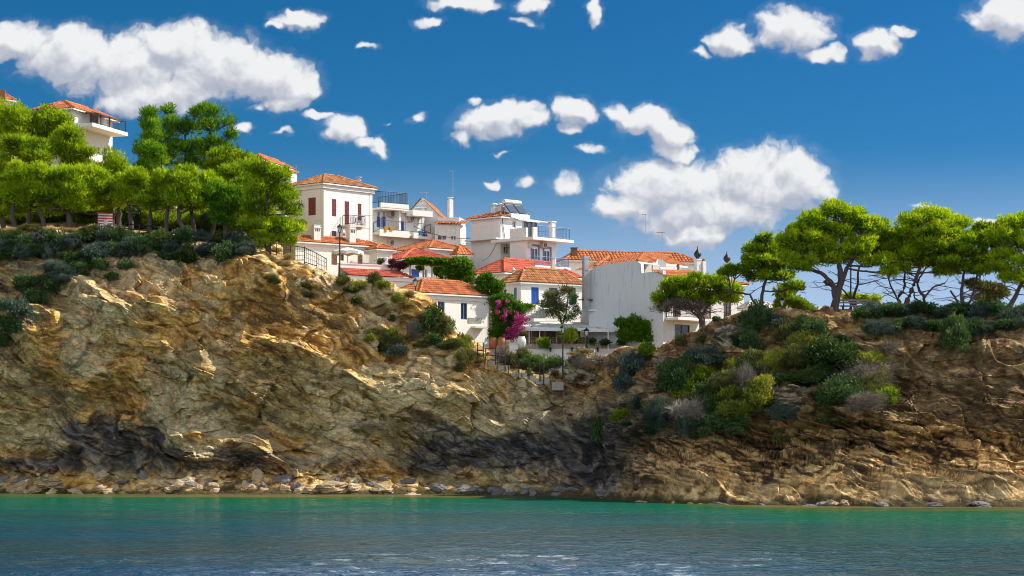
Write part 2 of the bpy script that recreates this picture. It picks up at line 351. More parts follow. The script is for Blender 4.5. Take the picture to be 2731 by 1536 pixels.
DD.append(rails[-1][0]); ZZ.append(rails[-1][1]); SEC.append(len(rows))
DD, ZZ, SEC = np.array(DD), np.array(ZZ), np.array(SEC)
def smrows(a, it):
    for _ in range(it): a = np.vstack([a[:1], (a[:-2]+2*a[1:-1]+a[2:])/4, a[-1:]])
    return a
keepD, keepZ = DD.copy(), ZZ.copy(); DD, ZZ = smrows(DD, 40), smrows(ZZ, 40)
far = SEC > 11; DD[far], ZZ[far] = keepD[far], keepZ[far]
XX = (S[None, :]-CX)/F*DD
PT = np.stack([XX, DD, ZZ], -1)
def normals(p):
    du = np.gradient(p, axis=1); dv = np.gradient(p, axis=0); n = np.cross(du, dv); return n/(np.linalg.norm(n, axis=-1, keepdims=True)+1e-9)
N0 = normals(PT)
x, y, z = PT[..., 0], PT[..., 1], PT[..., 2]
sec = SEC[:, None]
bell = lambda a, b, c, d: np.clip((sec-a)/(b-a), 0, 1)*np.clip((d-sec)/(d-c), 0, 1)
face = bell(3.2, 5., 8.9, 9.9)                     # the cliff face proper
shelf = bell(2.3, 3., 5., 6.2)                     # rocks at the water's edge
rt = np.clip((S[None, :]-1560)/180, 0, 1)          # right headland
dispN = np.zeros_like(x)
wx, wz = fbm(x*.16, y*.16, z*.16, 3, 5), fbm(x*.16, y*.16, z*.16, 3, 9)
dispN += face*(fbm(x*.13+.3*wx, y*.13, z*.16, 3, 1)*1.15+fbm(x*.42, y*.42, z*.5+.4*wz, 3, 2)*.26)
# dipping strata: slabs that break off in ledges
dip = np.where(S[None, :] < 1560, .5, .30)
q = z+x*dip+1.5*wz+.32*fbm(x*.5, y*.5, z*.5, 2, 21)
al = x-z*dip
def ledge(per, seed, amp):
    c = q/per+.35*vnoise(al*.35, q*0, q/per*.0+seed, seed); k = np.floor(c); f = c-k
    on = _h(k.astype(np.int64), (np.floor(al*.21/per+_h(k.astype(np.int64), k.astype(np.int64)*0, k.astype(np.int64)*0, seed)*7)).astype(np.int64), k.astype(np.int64)*0, seed+3)
    prof = np.where(f < .86, f/.86, (1-f)/.14)      # leans out upward, then a flat top
    return amp*(.35+.9*on)*prof
str_m = face*(.35+.65*np.clip(.5+fbm(x*.22, y*.22, z*.22, 2, 31), 0, 1))
dispN += str_m*(ledge(4.6, 40, 1.75)+ledge(1.9, 41, .62)+ledge(.8, 43, .22)+ledge(.34, 47, .07))
# broken blocks
def ridged(sc, seed, o=3): return 1-np.abs(fbm(x*sc, y*sc, z*sc*1.3, o, seed))*1.6
dispN += face*(ridged(.7, 61)*.15+ridged(1.9, 63, 2)*.05+fbm(x*3.6, y*3.6, z*4.4, 2, 65)*.05)
def facets(sx, sy, sz, seed, tilt):
    """planar broken faces: every cell gets its own offset and slope"""
    r0, r1 = np.searchsorted(SEC, 2.4), np.searchsorted(SEC, 10.4); out = np.zeros_like(x)
    wob = .35*fbm(x[r0:r1]/sx*.9, y[r0:r1]/sy*.9, z[r0:r1]/sz*.9, 2, seed+5)
    u = ((x-z*dip)[r0:r1])/sx+wob; w = ((z+x*dip)[r0:r1])/sz+wob; v = y[r0:r1]/sy
    iu, iv, iw = (np.floor(k).astype(np.int64) for k in (u, v, w)); best = np.full(u.shape, 9e9); res = np.zeros(u.shape)
    for a_ in (-1, 0, 1):
        for b_ in (-1, 0, 1):
            for c_ in (-1, 0, 1):
                ju, jv, jw = iu+a_, iv+b_, iw+c_
                eu, ev, ew = u-ju-_h(ju, jv, jw, seed), v-jv-_h(ju, jv, jw, seed+1), w-jw-_h(ju, jv, jw, seed+2)
                d = eu*eu+ev*ev+ew*ew; val = (_h(ju, jv, jw, seed+3)-.5)+tilt*(eu*(_h(ju, jv, jw, seed+4)-.5)+ew*(_h(ju, jv, jw, seed+6)-.3))
                k = d < best; best = np.where(k, d, best); res = np.where(k, val, res)
    out[r0:r1] = res; return out
fa1, fa2 = facets(2.6, 2.0, 1.1, 201, 2.2), facets(.95, .8, .42, 231, 2.2)
dispN += (face*.56)*fa1+(face*.12)*fa2
# shelf of sharp slabs on the right, low broken beach on the left
qs = z+x*.30+.34*fbm(x*.22, y*.3, y*0, 3, 71)
def terrace(T, s_, ph=0.): f = (qs+ph)/T; k = np.floor(f); f = f-k; on = .6+.8*_h(k.astype(np.int64), (np.floor(x*.13+_h(k.astype(np.int64), k.astype(np.int64)*0, k.astype(np.int64)*0, s_)*9)).astype(np.int64), k.astype(np.int64)*0, s_); g = np.clip(f/.42, 0, 1); return T*on*(g*g*(3-2*g)-f)
def saw(v): f = v-np.floor(v); return np.where(f < .8, f/.8, (1-f)/.2)
shelf_r = bell(2.9, 3.3, 5.3, 6.4)*rt
dz = shelf_r*(terrace(.95, 73)*.55+terrace(.42, 75, .2)*.65+fbm(x*.25, y*.25, y*0, 3, 74)*.55+.15)
qf = qs+.10*fbm(x*.9, y*.9, z*.9, 3, 78)
dispN += bell(2.9, 3.3, 6.3, 7.4)*rt*((saw(qf/.62)-.5)*.30*(.4+np.clip(.5+fbm(x*.4, y*.4, z, 2, 79), 0, 1))+(saw(qf/.27+.3)-.5)*.17+(saw(qf/.115)-.5)*.06+fa2*.14)
dz += shelf*(1-rt)*(fbm(x*.8, y*.8, z, 4, 77)*.22+.05)+shelf_r*fa2*.12
cove = np.exp(-((S[None, :]-1560)/110)**2)
dispN -= bell(4.6, 5.6, 6.3, 7.2)*(.7+1.9*cove)*(1-.55*rt)   # undercut at the foot
# spurs on the left face that catch the sun on their right flank
def spur(cx, cy, w, h, amp):
    D = np.interp(cx, S, Db)+5; u = (x-X(cx, D))/(w/F*D)+(z-Z(cy, D))/(h/F*D)*.35; v = (z-Z(cy, D))/(h/F*D)
    return amp*np.where(u < 0, np.exp(-(u/1.6)**2), np.exp(-(u/.35)**2))*np.exp(-v**4)*face
dispN += spur(715, 740, 70, 62, 1.9)+spur(832, 735, 60, 40, 1.2)+spur(1140, 830, 55, 40, 1.0)+spur(1195, 985, 50, 30, .6)+spur(560, 985, 80, 60, .8)+spur(300, 1000, 90, 60, .7)+spur(2050, 1075, 110, 60, .9)+spur(2330, 1085, 120, 55, 1.0)
top = bell(9., 10.2, 12., 17.)
dz += top*fbm(x*.25, y*.25, y*0, 3, 81)*.22+bell(8.7, 9.3, 10., 12.)*(fbm(x*.9, y*.9, z*.4, 4, 83)*.28)
NN = N0.copy(); NN[..., 2] *= .35
PT2 = PT+NN*dispN[..., None]; PT2[..., 2] += dz
nr = len(SEC)
idx = np.arange(nr*ns).reshape(nr, ns)
Fq = np.stack([idx[:-1, :-1], idx[:-1, 1:], idx[1:, 1:], idx[1:, :-1]], -1).reshape(-1, 4)
def nramp(f, stops):
    xs = [q_[0] for q_ in stops]; return np.stack([np.interp(f, xs, [q_[1][i] for q_ in stops]) for i in range(3)], -1)
def nmix(f, a_, b_): f = np.clip(f, 0, 1)[..., None]; return a_*(1-f)+np.array(b_)*f
def sst(v, a_, b_): t_ = np.clip((v-a_)/(b_-a_), 0, 1); return t_*t_*(3-2*t_)
x, y, z = PT2[..., 0], PT2[..., 1], PT2[..., 2]; PX = CX+x/y*F
wv_ = fbm(x*.22, y*.22, z*.22, 3, 301); u_ = x-z*.42; w_ = z+x*.42+1.6*wv_
bed = .5+.5*fbm(u_*.14, y*.2, w_*.85, 5, 303); bed2 = .5+.5*fbm(u_*.9, y*.9, w_*3.6, 4, 305); blot = .5+.5*fbm(x*.14+wv_, y*.14, z*.17, 3, 307); fin = .5+.5*fbm(x*2.4, y*2.4, z*2.4, 4, 309)
col = nramp(bed, [(.2, (.165, .150, .105)), (.38, (.27, .235, .14)), (.5, (.35, .295, .165)), (.62, (.245, .215, .13)), (.8, (.41, .37, .26))])
col = nmix(sst(blot, .52, .72)*.95, col, nramp(bed2, [(.25, (.20, .11, .033)), (.55, (.40, .24, .075)), (.8, (.47, .33, .13))]))
col = nmix(sst(.5+.5*fbm(x*.17, y*.17, z*.24+wv_, 3, 311), .58, .76)*.7, col, (.42, .39, .31))
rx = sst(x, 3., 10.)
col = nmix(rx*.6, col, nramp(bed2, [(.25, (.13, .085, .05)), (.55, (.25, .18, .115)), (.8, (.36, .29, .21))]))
lvl = z+3.4*fbm(u_*.16, y*.16, w_*.45, 4, 313)
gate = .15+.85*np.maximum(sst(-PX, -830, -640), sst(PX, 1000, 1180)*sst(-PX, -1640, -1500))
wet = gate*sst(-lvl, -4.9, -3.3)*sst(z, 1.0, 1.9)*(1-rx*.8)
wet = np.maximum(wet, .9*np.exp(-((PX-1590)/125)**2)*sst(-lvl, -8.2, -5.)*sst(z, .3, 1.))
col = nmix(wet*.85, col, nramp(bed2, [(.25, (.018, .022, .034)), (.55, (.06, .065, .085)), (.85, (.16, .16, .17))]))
foot = sst(-lvl, -1.7, -.2)*np.clip((6.2-sec)/.6, 0, 1)
col = nmix(foot*.8, col, nramp(fin, [(.25, (.11, .07, .03)), (.55, (.46, .33, .17)), (.8, (.66, .50, .30))]))
dirt = rx*sst(z, 7., 9.)*sst(.5+.5*fbm(x*.3, y*.3, z*.3, 3, 315), .40, .58)*np.clip((11-sec), 0, 1)
col = nmix(dirt*.85, col, nramp(fin, [(.3, (.13, .075, .045)), (.7, (.26, .165, .10))]))
N2 = normals(PT2)
earth = sst(np.abs(N2[..., 2]), .55, .85)*sst(z, 4., 7.)
earth = np.maximum(earth, np.clip(sec-9.6, 0, 1))
col = nmix(earth*.85, col, nramp(fin, [(.3, (.24, .15, .075)), (.55, (.44, .30, .15)), (.8, (.58, .43, .24))]))
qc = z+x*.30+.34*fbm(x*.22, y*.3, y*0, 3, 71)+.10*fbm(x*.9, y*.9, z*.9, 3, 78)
ln = .42*saw(qc/.34)+.28*saw(qc/.14)+.42*fbm(u_*.35, y*.35, w_*3., 4, 331)+.12        # crevice shade and sunlit tops painted as dark and orange bands along the beds
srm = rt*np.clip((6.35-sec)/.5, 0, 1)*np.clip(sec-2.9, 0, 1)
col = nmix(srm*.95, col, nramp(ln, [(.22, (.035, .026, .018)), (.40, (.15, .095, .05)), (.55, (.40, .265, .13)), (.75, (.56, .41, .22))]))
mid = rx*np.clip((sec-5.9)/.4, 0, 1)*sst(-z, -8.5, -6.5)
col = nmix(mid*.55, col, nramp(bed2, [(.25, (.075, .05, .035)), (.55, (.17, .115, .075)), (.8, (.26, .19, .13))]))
col = nmix(sst(z, .45, .05)*.8*np.clip(6.2-sec, 0, 1), col, (.085, .075, .03))
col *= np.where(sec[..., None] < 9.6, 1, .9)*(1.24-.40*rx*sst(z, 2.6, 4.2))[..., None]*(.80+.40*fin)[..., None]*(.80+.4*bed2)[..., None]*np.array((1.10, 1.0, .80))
cr = np.maximum(sst(1-np.abs(vnoise(u_*.22, y*.2, w_*1.25, 341))*2.2, .86, .97), .8*sst(1-np.abs(vnoise(u_*.6+.7*w_, y*.5, w_*.5, 343))*2.2, .90, .98))*np.clip((sec-5.)/.5, 0, 1)*np.clip((9.9-sec)/.5, 0, 1)
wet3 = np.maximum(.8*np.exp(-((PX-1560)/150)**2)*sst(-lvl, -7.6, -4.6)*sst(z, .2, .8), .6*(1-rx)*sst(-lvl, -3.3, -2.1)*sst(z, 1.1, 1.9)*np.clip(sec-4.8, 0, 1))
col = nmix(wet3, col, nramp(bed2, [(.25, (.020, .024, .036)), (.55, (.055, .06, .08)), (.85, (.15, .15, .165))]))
col = nmix(sst(-z-.25*fbm(x*.7, y*.7, z*0, 3, 351), -.62, -.22)*.85*np.clip(6.2-sec, 0, 1), col, (.05, .042, .022))     # algae up to the tide mark
col = nmix(cr*.62, col, (.05, .042, .03))          # soil filled joints
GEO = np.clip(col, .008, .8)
def rock_mat():
    m, t, b = new_mat('schist_cliff'); co = t.new('ShaderNodeTexCoord').outputs['Object']
    at = t.new('ShaderNodeAttribute', attribute_name='geology').outputs['Color']
    fine = t.noise(co, 5.5, 4, .7); f2 = t.noise(t.mapv(co, rot=(0, R(-23), 0), sc=(.55, .8, 3.2)), 2.6, 4, .7)
    c = t.mix(1., at, t.ramp(fine, [(.3, (.6, .6, .6)), (.5, (1., 1., 1.)), (.7, (1.35, 1.33, 1.28))]), 'MULTIPLY')
    t.l.new(c, b.inputs['Base Color']); b.inputs['Roughness'].default_value = .9; b.inputs['Specular IOR Level'].default_value = .2
    bn = t.new('ShaderNodeBump'); bn.inputs['Strength'].default_value = .7; bn.inputs['Distance'].default_value = .13
    t.l.new(t.m('ADD', f2, t.m('MULTIPLY', fine, .6)), bn.inputs['Height']); t.l.new(bn.outputs[0], b.inputs['Normal'])
    return m
M['rock'] = rock_mat()
V = PT2.reshape(-1, 3)
tme = raw_mesh('terrain', V, Fq, M['rock'])
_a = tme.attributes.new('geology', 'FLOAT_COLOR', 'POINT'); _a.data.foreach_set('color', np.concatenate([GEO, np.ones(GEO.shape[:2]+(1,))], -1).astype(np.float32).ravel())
ter = link('terrain', tme); tag(ter, kind='structure')
# a coarse copy in memory to set things down on
cs, cr = idx[::2, ::3], None
Fc = np.stack([cs[:-1, :-1], cs[:-1, 1:], cs[1:, 1:], cs[1:, :-1]], -1).reshape(-1, 4)
used, inv = np.unique(Fc, return_inverse=True)
BVH = BVHTree.FromPolygons([tuple(v) for v in V[used]], inv.reshape(Fc.shape).tolist())
def hit(px, py):
    """where the view ray through a photo pixel meets the terrain"""
    d = Vector(((px-CX)/F, 1., (HZ-py)/F)); h = BVH.ray_cast(Vector((0, 0, H)), d.normalized(), 900.)
    return np.array(h[0]) if h[0] is not None else None
def gz(x_, y_, default=10.):
    h = BVH.ray_cast(Vector((x_, y_, 90.)), Vector((0, 0, -1.)), 200.); return h[0].z if h[0] is not None else default
# ---------------------------------------------------------------- sea
def sea_mat():
    m, t, b = new_mat('sea_water'); co = t.new('ShaderNodeTexCoord').outputs['Object']
    sp = t.new('ShaderNodeSeparateXYZ'); t.l.new(co, sp.inputs[0]); px, py, pz = sp.outputs
    sh = t.m('SUBTRACT', 143.5, t.m('MULTIPLY', t.rng(px, 2., 17.), 21.5))                          # shoreline distance
    off = t.m('SUBTRACT', sh, py)                                                                  # metres offshore
    off = t.m('ADD', off, t.m('MULTIPLY', t.m('SUBTRACT', t.noise(t.mapv(co, sc=(.3, 1., 1.)), .14, 5, .65, .5), .5), 30.))
    c = t.ramp(t.m('DIVIDE', off, 80.), [(0., (.15, .13, .045)), (.05, (.06, .10, .03)), (.10, (.0, .115, .055)), (.26, (.0, .105, .08)), (.42, (.0, .082, .085)), (.62, (.0, .058, .088)), (1., (.0, .045, .11))])
    sea_grass = t.m('MULTIPLY', t.rng(t.noise(t.mapv(co, sc=(.35, 1., 1.)), .085, 5, .62, .6), .36, .66), t.rng(off, 8., 48.))
    c = t.mix(t.m('MULTIPLY', sea_grass, .75), c, (.018, .042, .036))
    n1 = t.noise(t.mapv(co, sc=(.6, 1., 1.)), 2.8, 3, .55); n2 = t.noise(co, 7., 2, .6)
    bn = t.new('ShaderNodeBump'); bn.inputs['Strength'].default_value = 1.; bn.inputs['Distance'].default_value = .11
    t.l.new(t.m('ADD', n1, t.m('MULTIPLY', n2, .3)), bn.inputs['Height'])
    # body of the water plus a mirror part; a wavy sea never mirrors as fully at a low angle as still water
    df = t.new('ShaderNodeBsdfDiffuse'); t.l.new(c, df.inputs[0]); gl = t.new('ShaderNodeBsdfGlossy'); gl.inputs['Roughness'].default_value = .05
    fr = t.new('ShaderNodeFresnel'); fr.inputs[0].default_value = 1.33
    for q_ in (gl, fr): t.l.new(bn.outputs[0], q_.inputs['Normal'])
    ms = t.new('ShaderNodeMixShader'); t.l.new(t.m('MINIMUM', t.m('MULTIPLY', fr.outputs[0], .68), .46), ms.inputs[0]); t.l.new(df.outputs[0], ms.inputs[1]); t.l.new(gl.outputs[0], ms.inputs[2])
    t.l.new(ms.outputs[0], t.n['Material Output'].inputs[0])
    return m
pyr = np.concatenate([np.arange(1640, 1420, -.9), np.arange(1420, 1296, -.45)]); pxs = np.arange(-500, 3240, 3.)
wy = (F*H/(pyr-HZ))[:, None]+pxs*0; wx_ = (pxs-CX)/F*wy
ruff = (np.exp(-((wx_-1.)/8.5)**2)*sst(-wy, -108, -70)+.45*sst(-wy, -98, -64))*(.55+.45*sst(fbm(wx_*.06, wy*.12, wx_*0, 3, 409), -.4, .4))
calm = 1.35*ruff+.35+.8*sst(.5+.5*fbm(wx_*.03, wy*.085, wx_*0, 3, 401), .32, .68)           # wind patches
hh = (fbm(wx_*.42, wy*.85, wx_*0, 2, 403)*.034+(1-np.abs(vnoise(wx_*.95+.4*wy, wy*1.7, wx_*0, 405))*2)*.017+vnoise(wx_*.16+.1*wy, wy*.33, wx_*0, 407)*.04)*calm
hh *= np.clip((150-wy)/60, .35, 1)
SV = np.stack([wx_, wy, hh], -1).reshape(-1, 3); nw = len(pxs); wi = np.arange(len(pyr)*nw).reshape(-1, nw)
SF = np.stack([wi[:-1, :-1], wi[:-1, 1:], wi[1:, 1:], wi[1:, :-1]], -1).reshape(-1, 4)
nv = len(SV); SV = np.vstack([SV, [(-16000, -3000, -.3), (16000, -3000, -.3), (16000, 30000, -.3), (-16000, 30000, -.3)]]); SF = np.vstack([SF, [[nv, nv+1, nv+2, nv+3]]])
tag(link('sea', raw_mesh('sea', SV, SF, sea_mat(), smooth=True)), kind='structure')
# ---------------------------------------------------------------- house builder
def mullet(a): return np.array(a, float)
class House:
    """a rectangular building: near corner, right face going back along dr, left face along dl"""
    def __init__(s, name, label, cx, D, a, xl, xr, yt, yb, mat='white', cat='house', group=None):
        a = R(a); s.C = np.array((X(cx, D), D)); s.dr = np.array((math.sin(a), math.cos(a))); s.dl = np.array((-math.cos(a), math.sin(a)))
        s.nr = np.array((math.cos(a), -math.sin(a))); s.nl = np.array((-math.sin(a), -math.cos(a)))
        s.Lr = s.u('R', xr); s.Ll = s.u('L', xl); s.zt = Z(yt, D); s.zb = Z(yb, D); s.mat = mat; s.h = {'R': [], 'L': []}; s.todo = []
        s.root = thing(name, label, cat, (s.C[0], s.C[1], s.zb), group)
    def fd(s, f): return (s.dr, s.nr, s.Lr) if f == 'R' else (s.dl, s.nl, s.Ll)
    def u(s, f, px):
        d = s.dr if f == 'R' else s.dl; k = (px-CX)/F
        return (k*s.C[1]-s.C[0])/(d[0]-k*d[1])
    def pt(s, f, u, z, out=0.):
        d, n = s.fd(f)[:2]; q = s.C+d*u+n*out; return np.array((q[0], q[1], z))
    def dep(s, f, u): return s.C[1]+s.fd(f)[0][1]*u
    def zat(s, f, u, py): return Z(py, s.dep(f, u))
    def rect(s, f, x0, x1, y0, y1):
        ua, ub = sorted((s.u(f, x0), s.u(f, x1))); um = (ua+ub)/2; return ua, ub, s.zat(f, um, y1), s.zat(f, um, y0)
    def fbox(s, mb, f, u0, u1, z0, z1, o0, o1, tint=.5):
        d, n = s.fd(f)[:2]; mb.box(s.pt(f, u0, z0, o0), (*(d*(u1-u0)), 0), (*(n*(o1-o0)), 0), (0, 0, z1-z0), tint)
    def open(s, f, x0, x1, y0, y1, kind, mat=None, name=None):
        r = s.rect(f, x0, x1, y0, y1); s.h[f].append(r); s.todo.append((f, r, kind, mat, name)); return r
    def walls(s, cap=True, deep=0.):
        mb = MB(); z0 = min([s.zb-1.2]+[gz(*(s.C+s.dr*s.Lr*i+s.dl*s.Ll*j), s.zb)-.8 for i in (0, .5, 1) for j in (0, .5, 1)])
        for f in 'RL':
            d, n, L = s.fd(f); hs_ = [h for h in s.h[f] if h[0] > .02 and h[1] < L-.02]
            us = sorted({0., L, *[h[0] for h in hs_], *[h[1] for h in hs_]}); zs = sorted({z0, s.zt, *[h[2] for h in hs_], *[h[3] for h in hs_]})
            for i in range(len(us)-1):
                for j in range(len(zs)-1):
                    um, zm = (us[i]+us[i+1])/2, (zs[j]+zs[j+1])/2
                    if any(h[0] < um < h[1] and h[2] < zm < h[3] for h in hs_): continue
                    mb.poly([s.pt(f, us[i], zs[j]), s.pt(f, us[i+1], zs[j]), s.pt(f, us[i+1], zs[j+1]), s.pt(f, us[i], zs[j+1])])
            for h in hs_:
                c = [(h[0], h[2]), (h[1], h[2]), (h[1], h[3]), (h[0], h[3])]
                for k in range(4):
                    p, q = c[k], c[(k+1) % 4]; mb.poly([s.pt(f, *p), s.pt(f, *q), s.pt(f, *q, -.16), s.pt(f, *p, -.16)])
                mb.poly([s.pt(f, *q, -.16) for q in c])
        A = s.C; B = s.C+s.dr*s.Lr; Cc = B+s.dl*s.Ll; Dd = s.C+s.dl*s.Ll
        for p, q in ((B, Cc), (Cc, Dd)): mb.poly([(*p, z0), (*q, z0), (*q, s.zt), (*p, s.zt)])
        if cap: mb.poly([(*q, s.zt-.01) for q in (A, B, Cc, Dd)])
        s.wall = mb.build('wall', M[s.mat], s.root)
        for t in s.todo: s.fill(*t)
        return s
    def fill(s, f, r, kind, mat, name):
        u0, u1, z0, z1 = r; w = u1-u0; h = z1-z0; um = (u0+u1)/2
        if kind in ('shutter', 'leaves'):
            for a, b in ((u0+.02, um-.01), (um+.01, u1-.02)):
                mb = MB(); s.fbox(mb, f, a, b, z0+.02, z1-.02, -.10, -.06)
                for k in range(int(h/.11)): s.fbox(mb, f, a+.05, b-.05, z0+.08+k*.11, z0+.14+k*.11, -.06, -.035)
                for c in (a, b-.05): s.fbox(mb, f, c, c+.05, z0+.02, z1-.02, -.06, -.03)
                mb.build('shutter', M[mat], s.root)
        elif kind == 'door':
            mb = MB(); s.fbox(mb, f, u0+.03, u1-.03, z0+.01, z1-.03, -.11, -.05)
            for k in range(2):
                for c in (u0+.1*w, um+.03*w): s.fbox(mb, f, c, c+.36*w, z0+h*(.08+.47*k), z0+h*(.45+.47*k), -.05, -.03)
            d = mb.build('door', M[mat], s.root)
            mb = MB(); s.fbox(mb, f, u0+.12*w, u0+.12*w+.05, z0+h*.46, z0+h*.52, -.05, .0); mb.build('handle', M['steel'], d)
        else:
            fm = mat or 'paint'; t = .05; mb = MB()
            for a, b, c, e in ((u0, u0+t, z0, z1), (u1-t, u1, z0, z1), (u0+t, u1-t, z0, z0+t), (u0+t, u1-t, z1-t, z1), (um-t/2, um+t/2, z0+t, z1-t)): s.fbox(mb, f, a, b, c, e, -.12, -.05)
            if kind == 'bars':
                for k in (1, 2): s.fbox(mb, f, u0+t, u1-t, z0+h*k/3-.015, z0+h*k/3+.015, -.118, -.052)
            wn = mb.build(name or 'window', M[fm], s.root)
            mb = MB(); mb.poly([s.pt(f, *q, -.10) for q in ((u0+t, z0+t), (u1-t, z0+t), (u1-t, z1-t), (u0+t, z1-t))]); mb.build('pane', M['glass'], wn)
            if kind == 'blue':
                mb = MB(); g = .16
                for a, b, c, e in ((u0-g, u0-.003, z0, z1+g), (u1+.003, u1+g, z0, z1+g), (u0-.003, u1+.003, z1+.003, z1+g)): s.fbox(mb, f, a, b, c, e, -.02, .035)
                mb.build('surround', M['dull_blue'], s.root)
                mb = MB(); s.fbox(mb, f, u0+.02, u1-.02, z1-h*.2, z1-.01, -.05, -.01); mb.build('roller_blind', M['paint'], s.root)
            if kind == 'roller':
                mb = MB(); s.fbox(mb, f, u0+.03, u1-.03, z0+.35*h, z1-.02, -.05, -.03)
                for k in range(8): s.fbox(mb, f, u0+.03, u1-.03, z0+h*(.36+.075*k), z0+h*(.36+.075*k)+.04, -.03, -.022)
                mb.build('roller_blind', M['paint'], s.root)
    def cornice(s, dz=.32, out=.12, mat='paint', faces='RL', drop=0.):
        mb = MB()
        for f in faces:
            L = s.fd(f)[2]; a = -out if f == 'R' else 0.
            s.fbox(mb, f, a, L+out, s.zt-dz-drop, s.zt-drop-.012, .003, out)
        return mb.build('cornice', M[mat], s.root)
    def hip(s, rise, over=.35, pitch=.26, mat='tile', ridge=.5, dz=0., h=.055, cap='tile'):
        z = s.zt+dz; o = over; Lr, Ll = s.Lr+2*o, s.Ll+2*o; O = s.C-s.dr*o-s.dl*o
        pt = lambda u, v, zz: np.array((*(O+s.dr*u+s.dl*v), zz))
        A, B, C_, D_ = pt(0, 0, z), pt(Lr, 0, z), pt(Lr, Ll, z), pt(0, Ll, z)
        if Lr >= Ll: i = min(Ll*ridge, Lr*.499); r1, r2 = pt(i, Ll/2, z+rise), pt(Lr-i, Ll/2, z+rise); pl = [(A, B, r2, r1), (B, C_, r2, r2), (C_, D_, r1, r2), (D_, A, r1, r1)]
        else: i = min(Lr*ridge, Ll*.499); r1, r2 = pt(Lr/2, i, z+rise), pt(Lr/2, Ll-i, z+rise); pl = [(A, B, r1, r1), (B, C_, r2, r1), (C_, D_, r2, r2), (D_, A, r1, r2)]
        mb = MB()
        for q in pl: tile_plane(mb, *q, pitch, h)
        rs = random.Random(int(abs(s.C[0])*1000))
        for p, q in ((A, r1), (r1, r2), *(((B, r2), (C_, r2), (D_, r1)) if Lr >= Ll else ((B, r1), (C_, r2), (D_, r2)))): ridge_caps(mb, p, q, rs)
        s.roof = mb.build('roof', M[mat], s.root)
        mb = MB(); t = .09
        mb.poly([q-np.array((0, 0, .03)) for q in (A, B, C_, D_)][::-1])
        for p, q in ((A, B), (B, C_), (C_, D_), (D_, A)): mb.poly([p-np.array((0, 0, .03+t)), q-np.array((0, 0, .03+t)), q-np.array((0, 0, .01)), p-np.array((0, 0, .01))])
        mb.build('eaves', M['paint'], s.root)
        s.apex = (r1, r2); return s
def tile_plane(mb, A, B, C_, D_, pitch=.26, h=.055, row=.36):
    A, B, C_, D_ = map(mullet, (A, B, C_, D_)); e = B-A; L = np.linalg.norm(e); e /= L
    n = np.cross(e, D_-A if np.linalg.norm(np.cross(e, D_-A)) > 1e-6 else C_-A); n /= np.linalg.norm(n)
    if n[2] < 0: n = -n
    w = np.cross(n, e); w = w if w[2] > 0 else -w
    du, dv = np.dot(D_-A, e), np.dot(D_-A, w); cu, cv = np.dot(C_-A, e), np.dot(C_-A, w)
    xs, ys = [0, du, cu, L], [0, dv, cv, 0]
    if cu-du < 1e-6: xs, ys = [0, du, L], [0, dv, 0]
    rs = random.Random(int(abs(A[0]*97+A[1]*31)*10)); m = max(1, int(L/pitch)); p = L/m
    for i in range(m):
        u = (i+.5)*p; vm = float(np.interp(u, xs, ys)); nrow = max(1, int(vm/row+.5)); ct = rs.uniform(-.12, .12)
        for r in range(nrow):
            v0, v1 = r*row, min((r+1)*row+.03, vm+.04)
            if v1 <= v0+.02: break
            t = min(1, max(0, .5+ct+rs.gauss(0, .17))); base = len(mb.v); lift = .02+rs.uniform(-.008, .008); sk = rs.uniform(-.012, .012)
            for v, lz in ((v0, lift+.012), (v1, 0.)):
                for k in (-.5, -.3, 0, .3, .5):
                    hh_ = h*(1-(abs(k)/.5)**2)
                    mb.v.append(tuple(A+e*(u+k*p+sk)+w*v+n*(hh_+lz)))
            for k in range(4): mb.f.append((base+k, base+k+1, base+6+k, base+5+k)); mb.t.append(t)
            mb.f.append(tuple(base+k for k in (4, 3, 2, 1, 0))); mb.t.append(max(0, t-.35))
def ridge_caps(mb, p, q, rs, r=.11, st=.36):
    p, q = mullet(p), mullet(q); L = np.linalg.norm(q-p)
    if L < .2: return
    d = (q-p)/L
    for i in range(max(1, int(L/st))):
        a = p+d*(i*st); b = p+d*min(L, (i+1)*st+.03); mb.tube([a+(0, 0, .05), b+(0, 0, .035)], [r, r*.85], 7, min(1, max(0, .62+rs.gauss(0, .14))))
def rail(mb, pts, h=.95, sp=.14, bar=.011, top=.022, posts=True, low=True):
    pts = [mullet(p) for p in pts]
    for a, b in zip(pts, pts[1:]):
        L = np.linalg.norm(b-a); z = np.array((0, 0, 1.)); mb.tube([a+z*h, b+z*h], top, 5)
        if low: mb.tube([a+z*.08, b+z*.08], top*.8, 4)
        k = max(1, int(L/sp))
        for i in range(1, k): q = a+(b-a)*i/k; mb.tube([q+z*.08, q+z*h], bar, 4, cap=False)
    if posts:
        for p in pts: mb.tube([p, p+np.array((0, 0, h+.02))], top*1.1, 5)
def wtop(n, mb, mat, label, cat, group=None, smooth=False):
    """a one-mesh thing"""
    v = np.array(mb.v); loc = np.array((v[:, 0].mean(), v[:, 1].mean(), v[:, 2].min()))
    return tag(mb.build(n, M[mat], None, loc, smooth), label, cat, group)
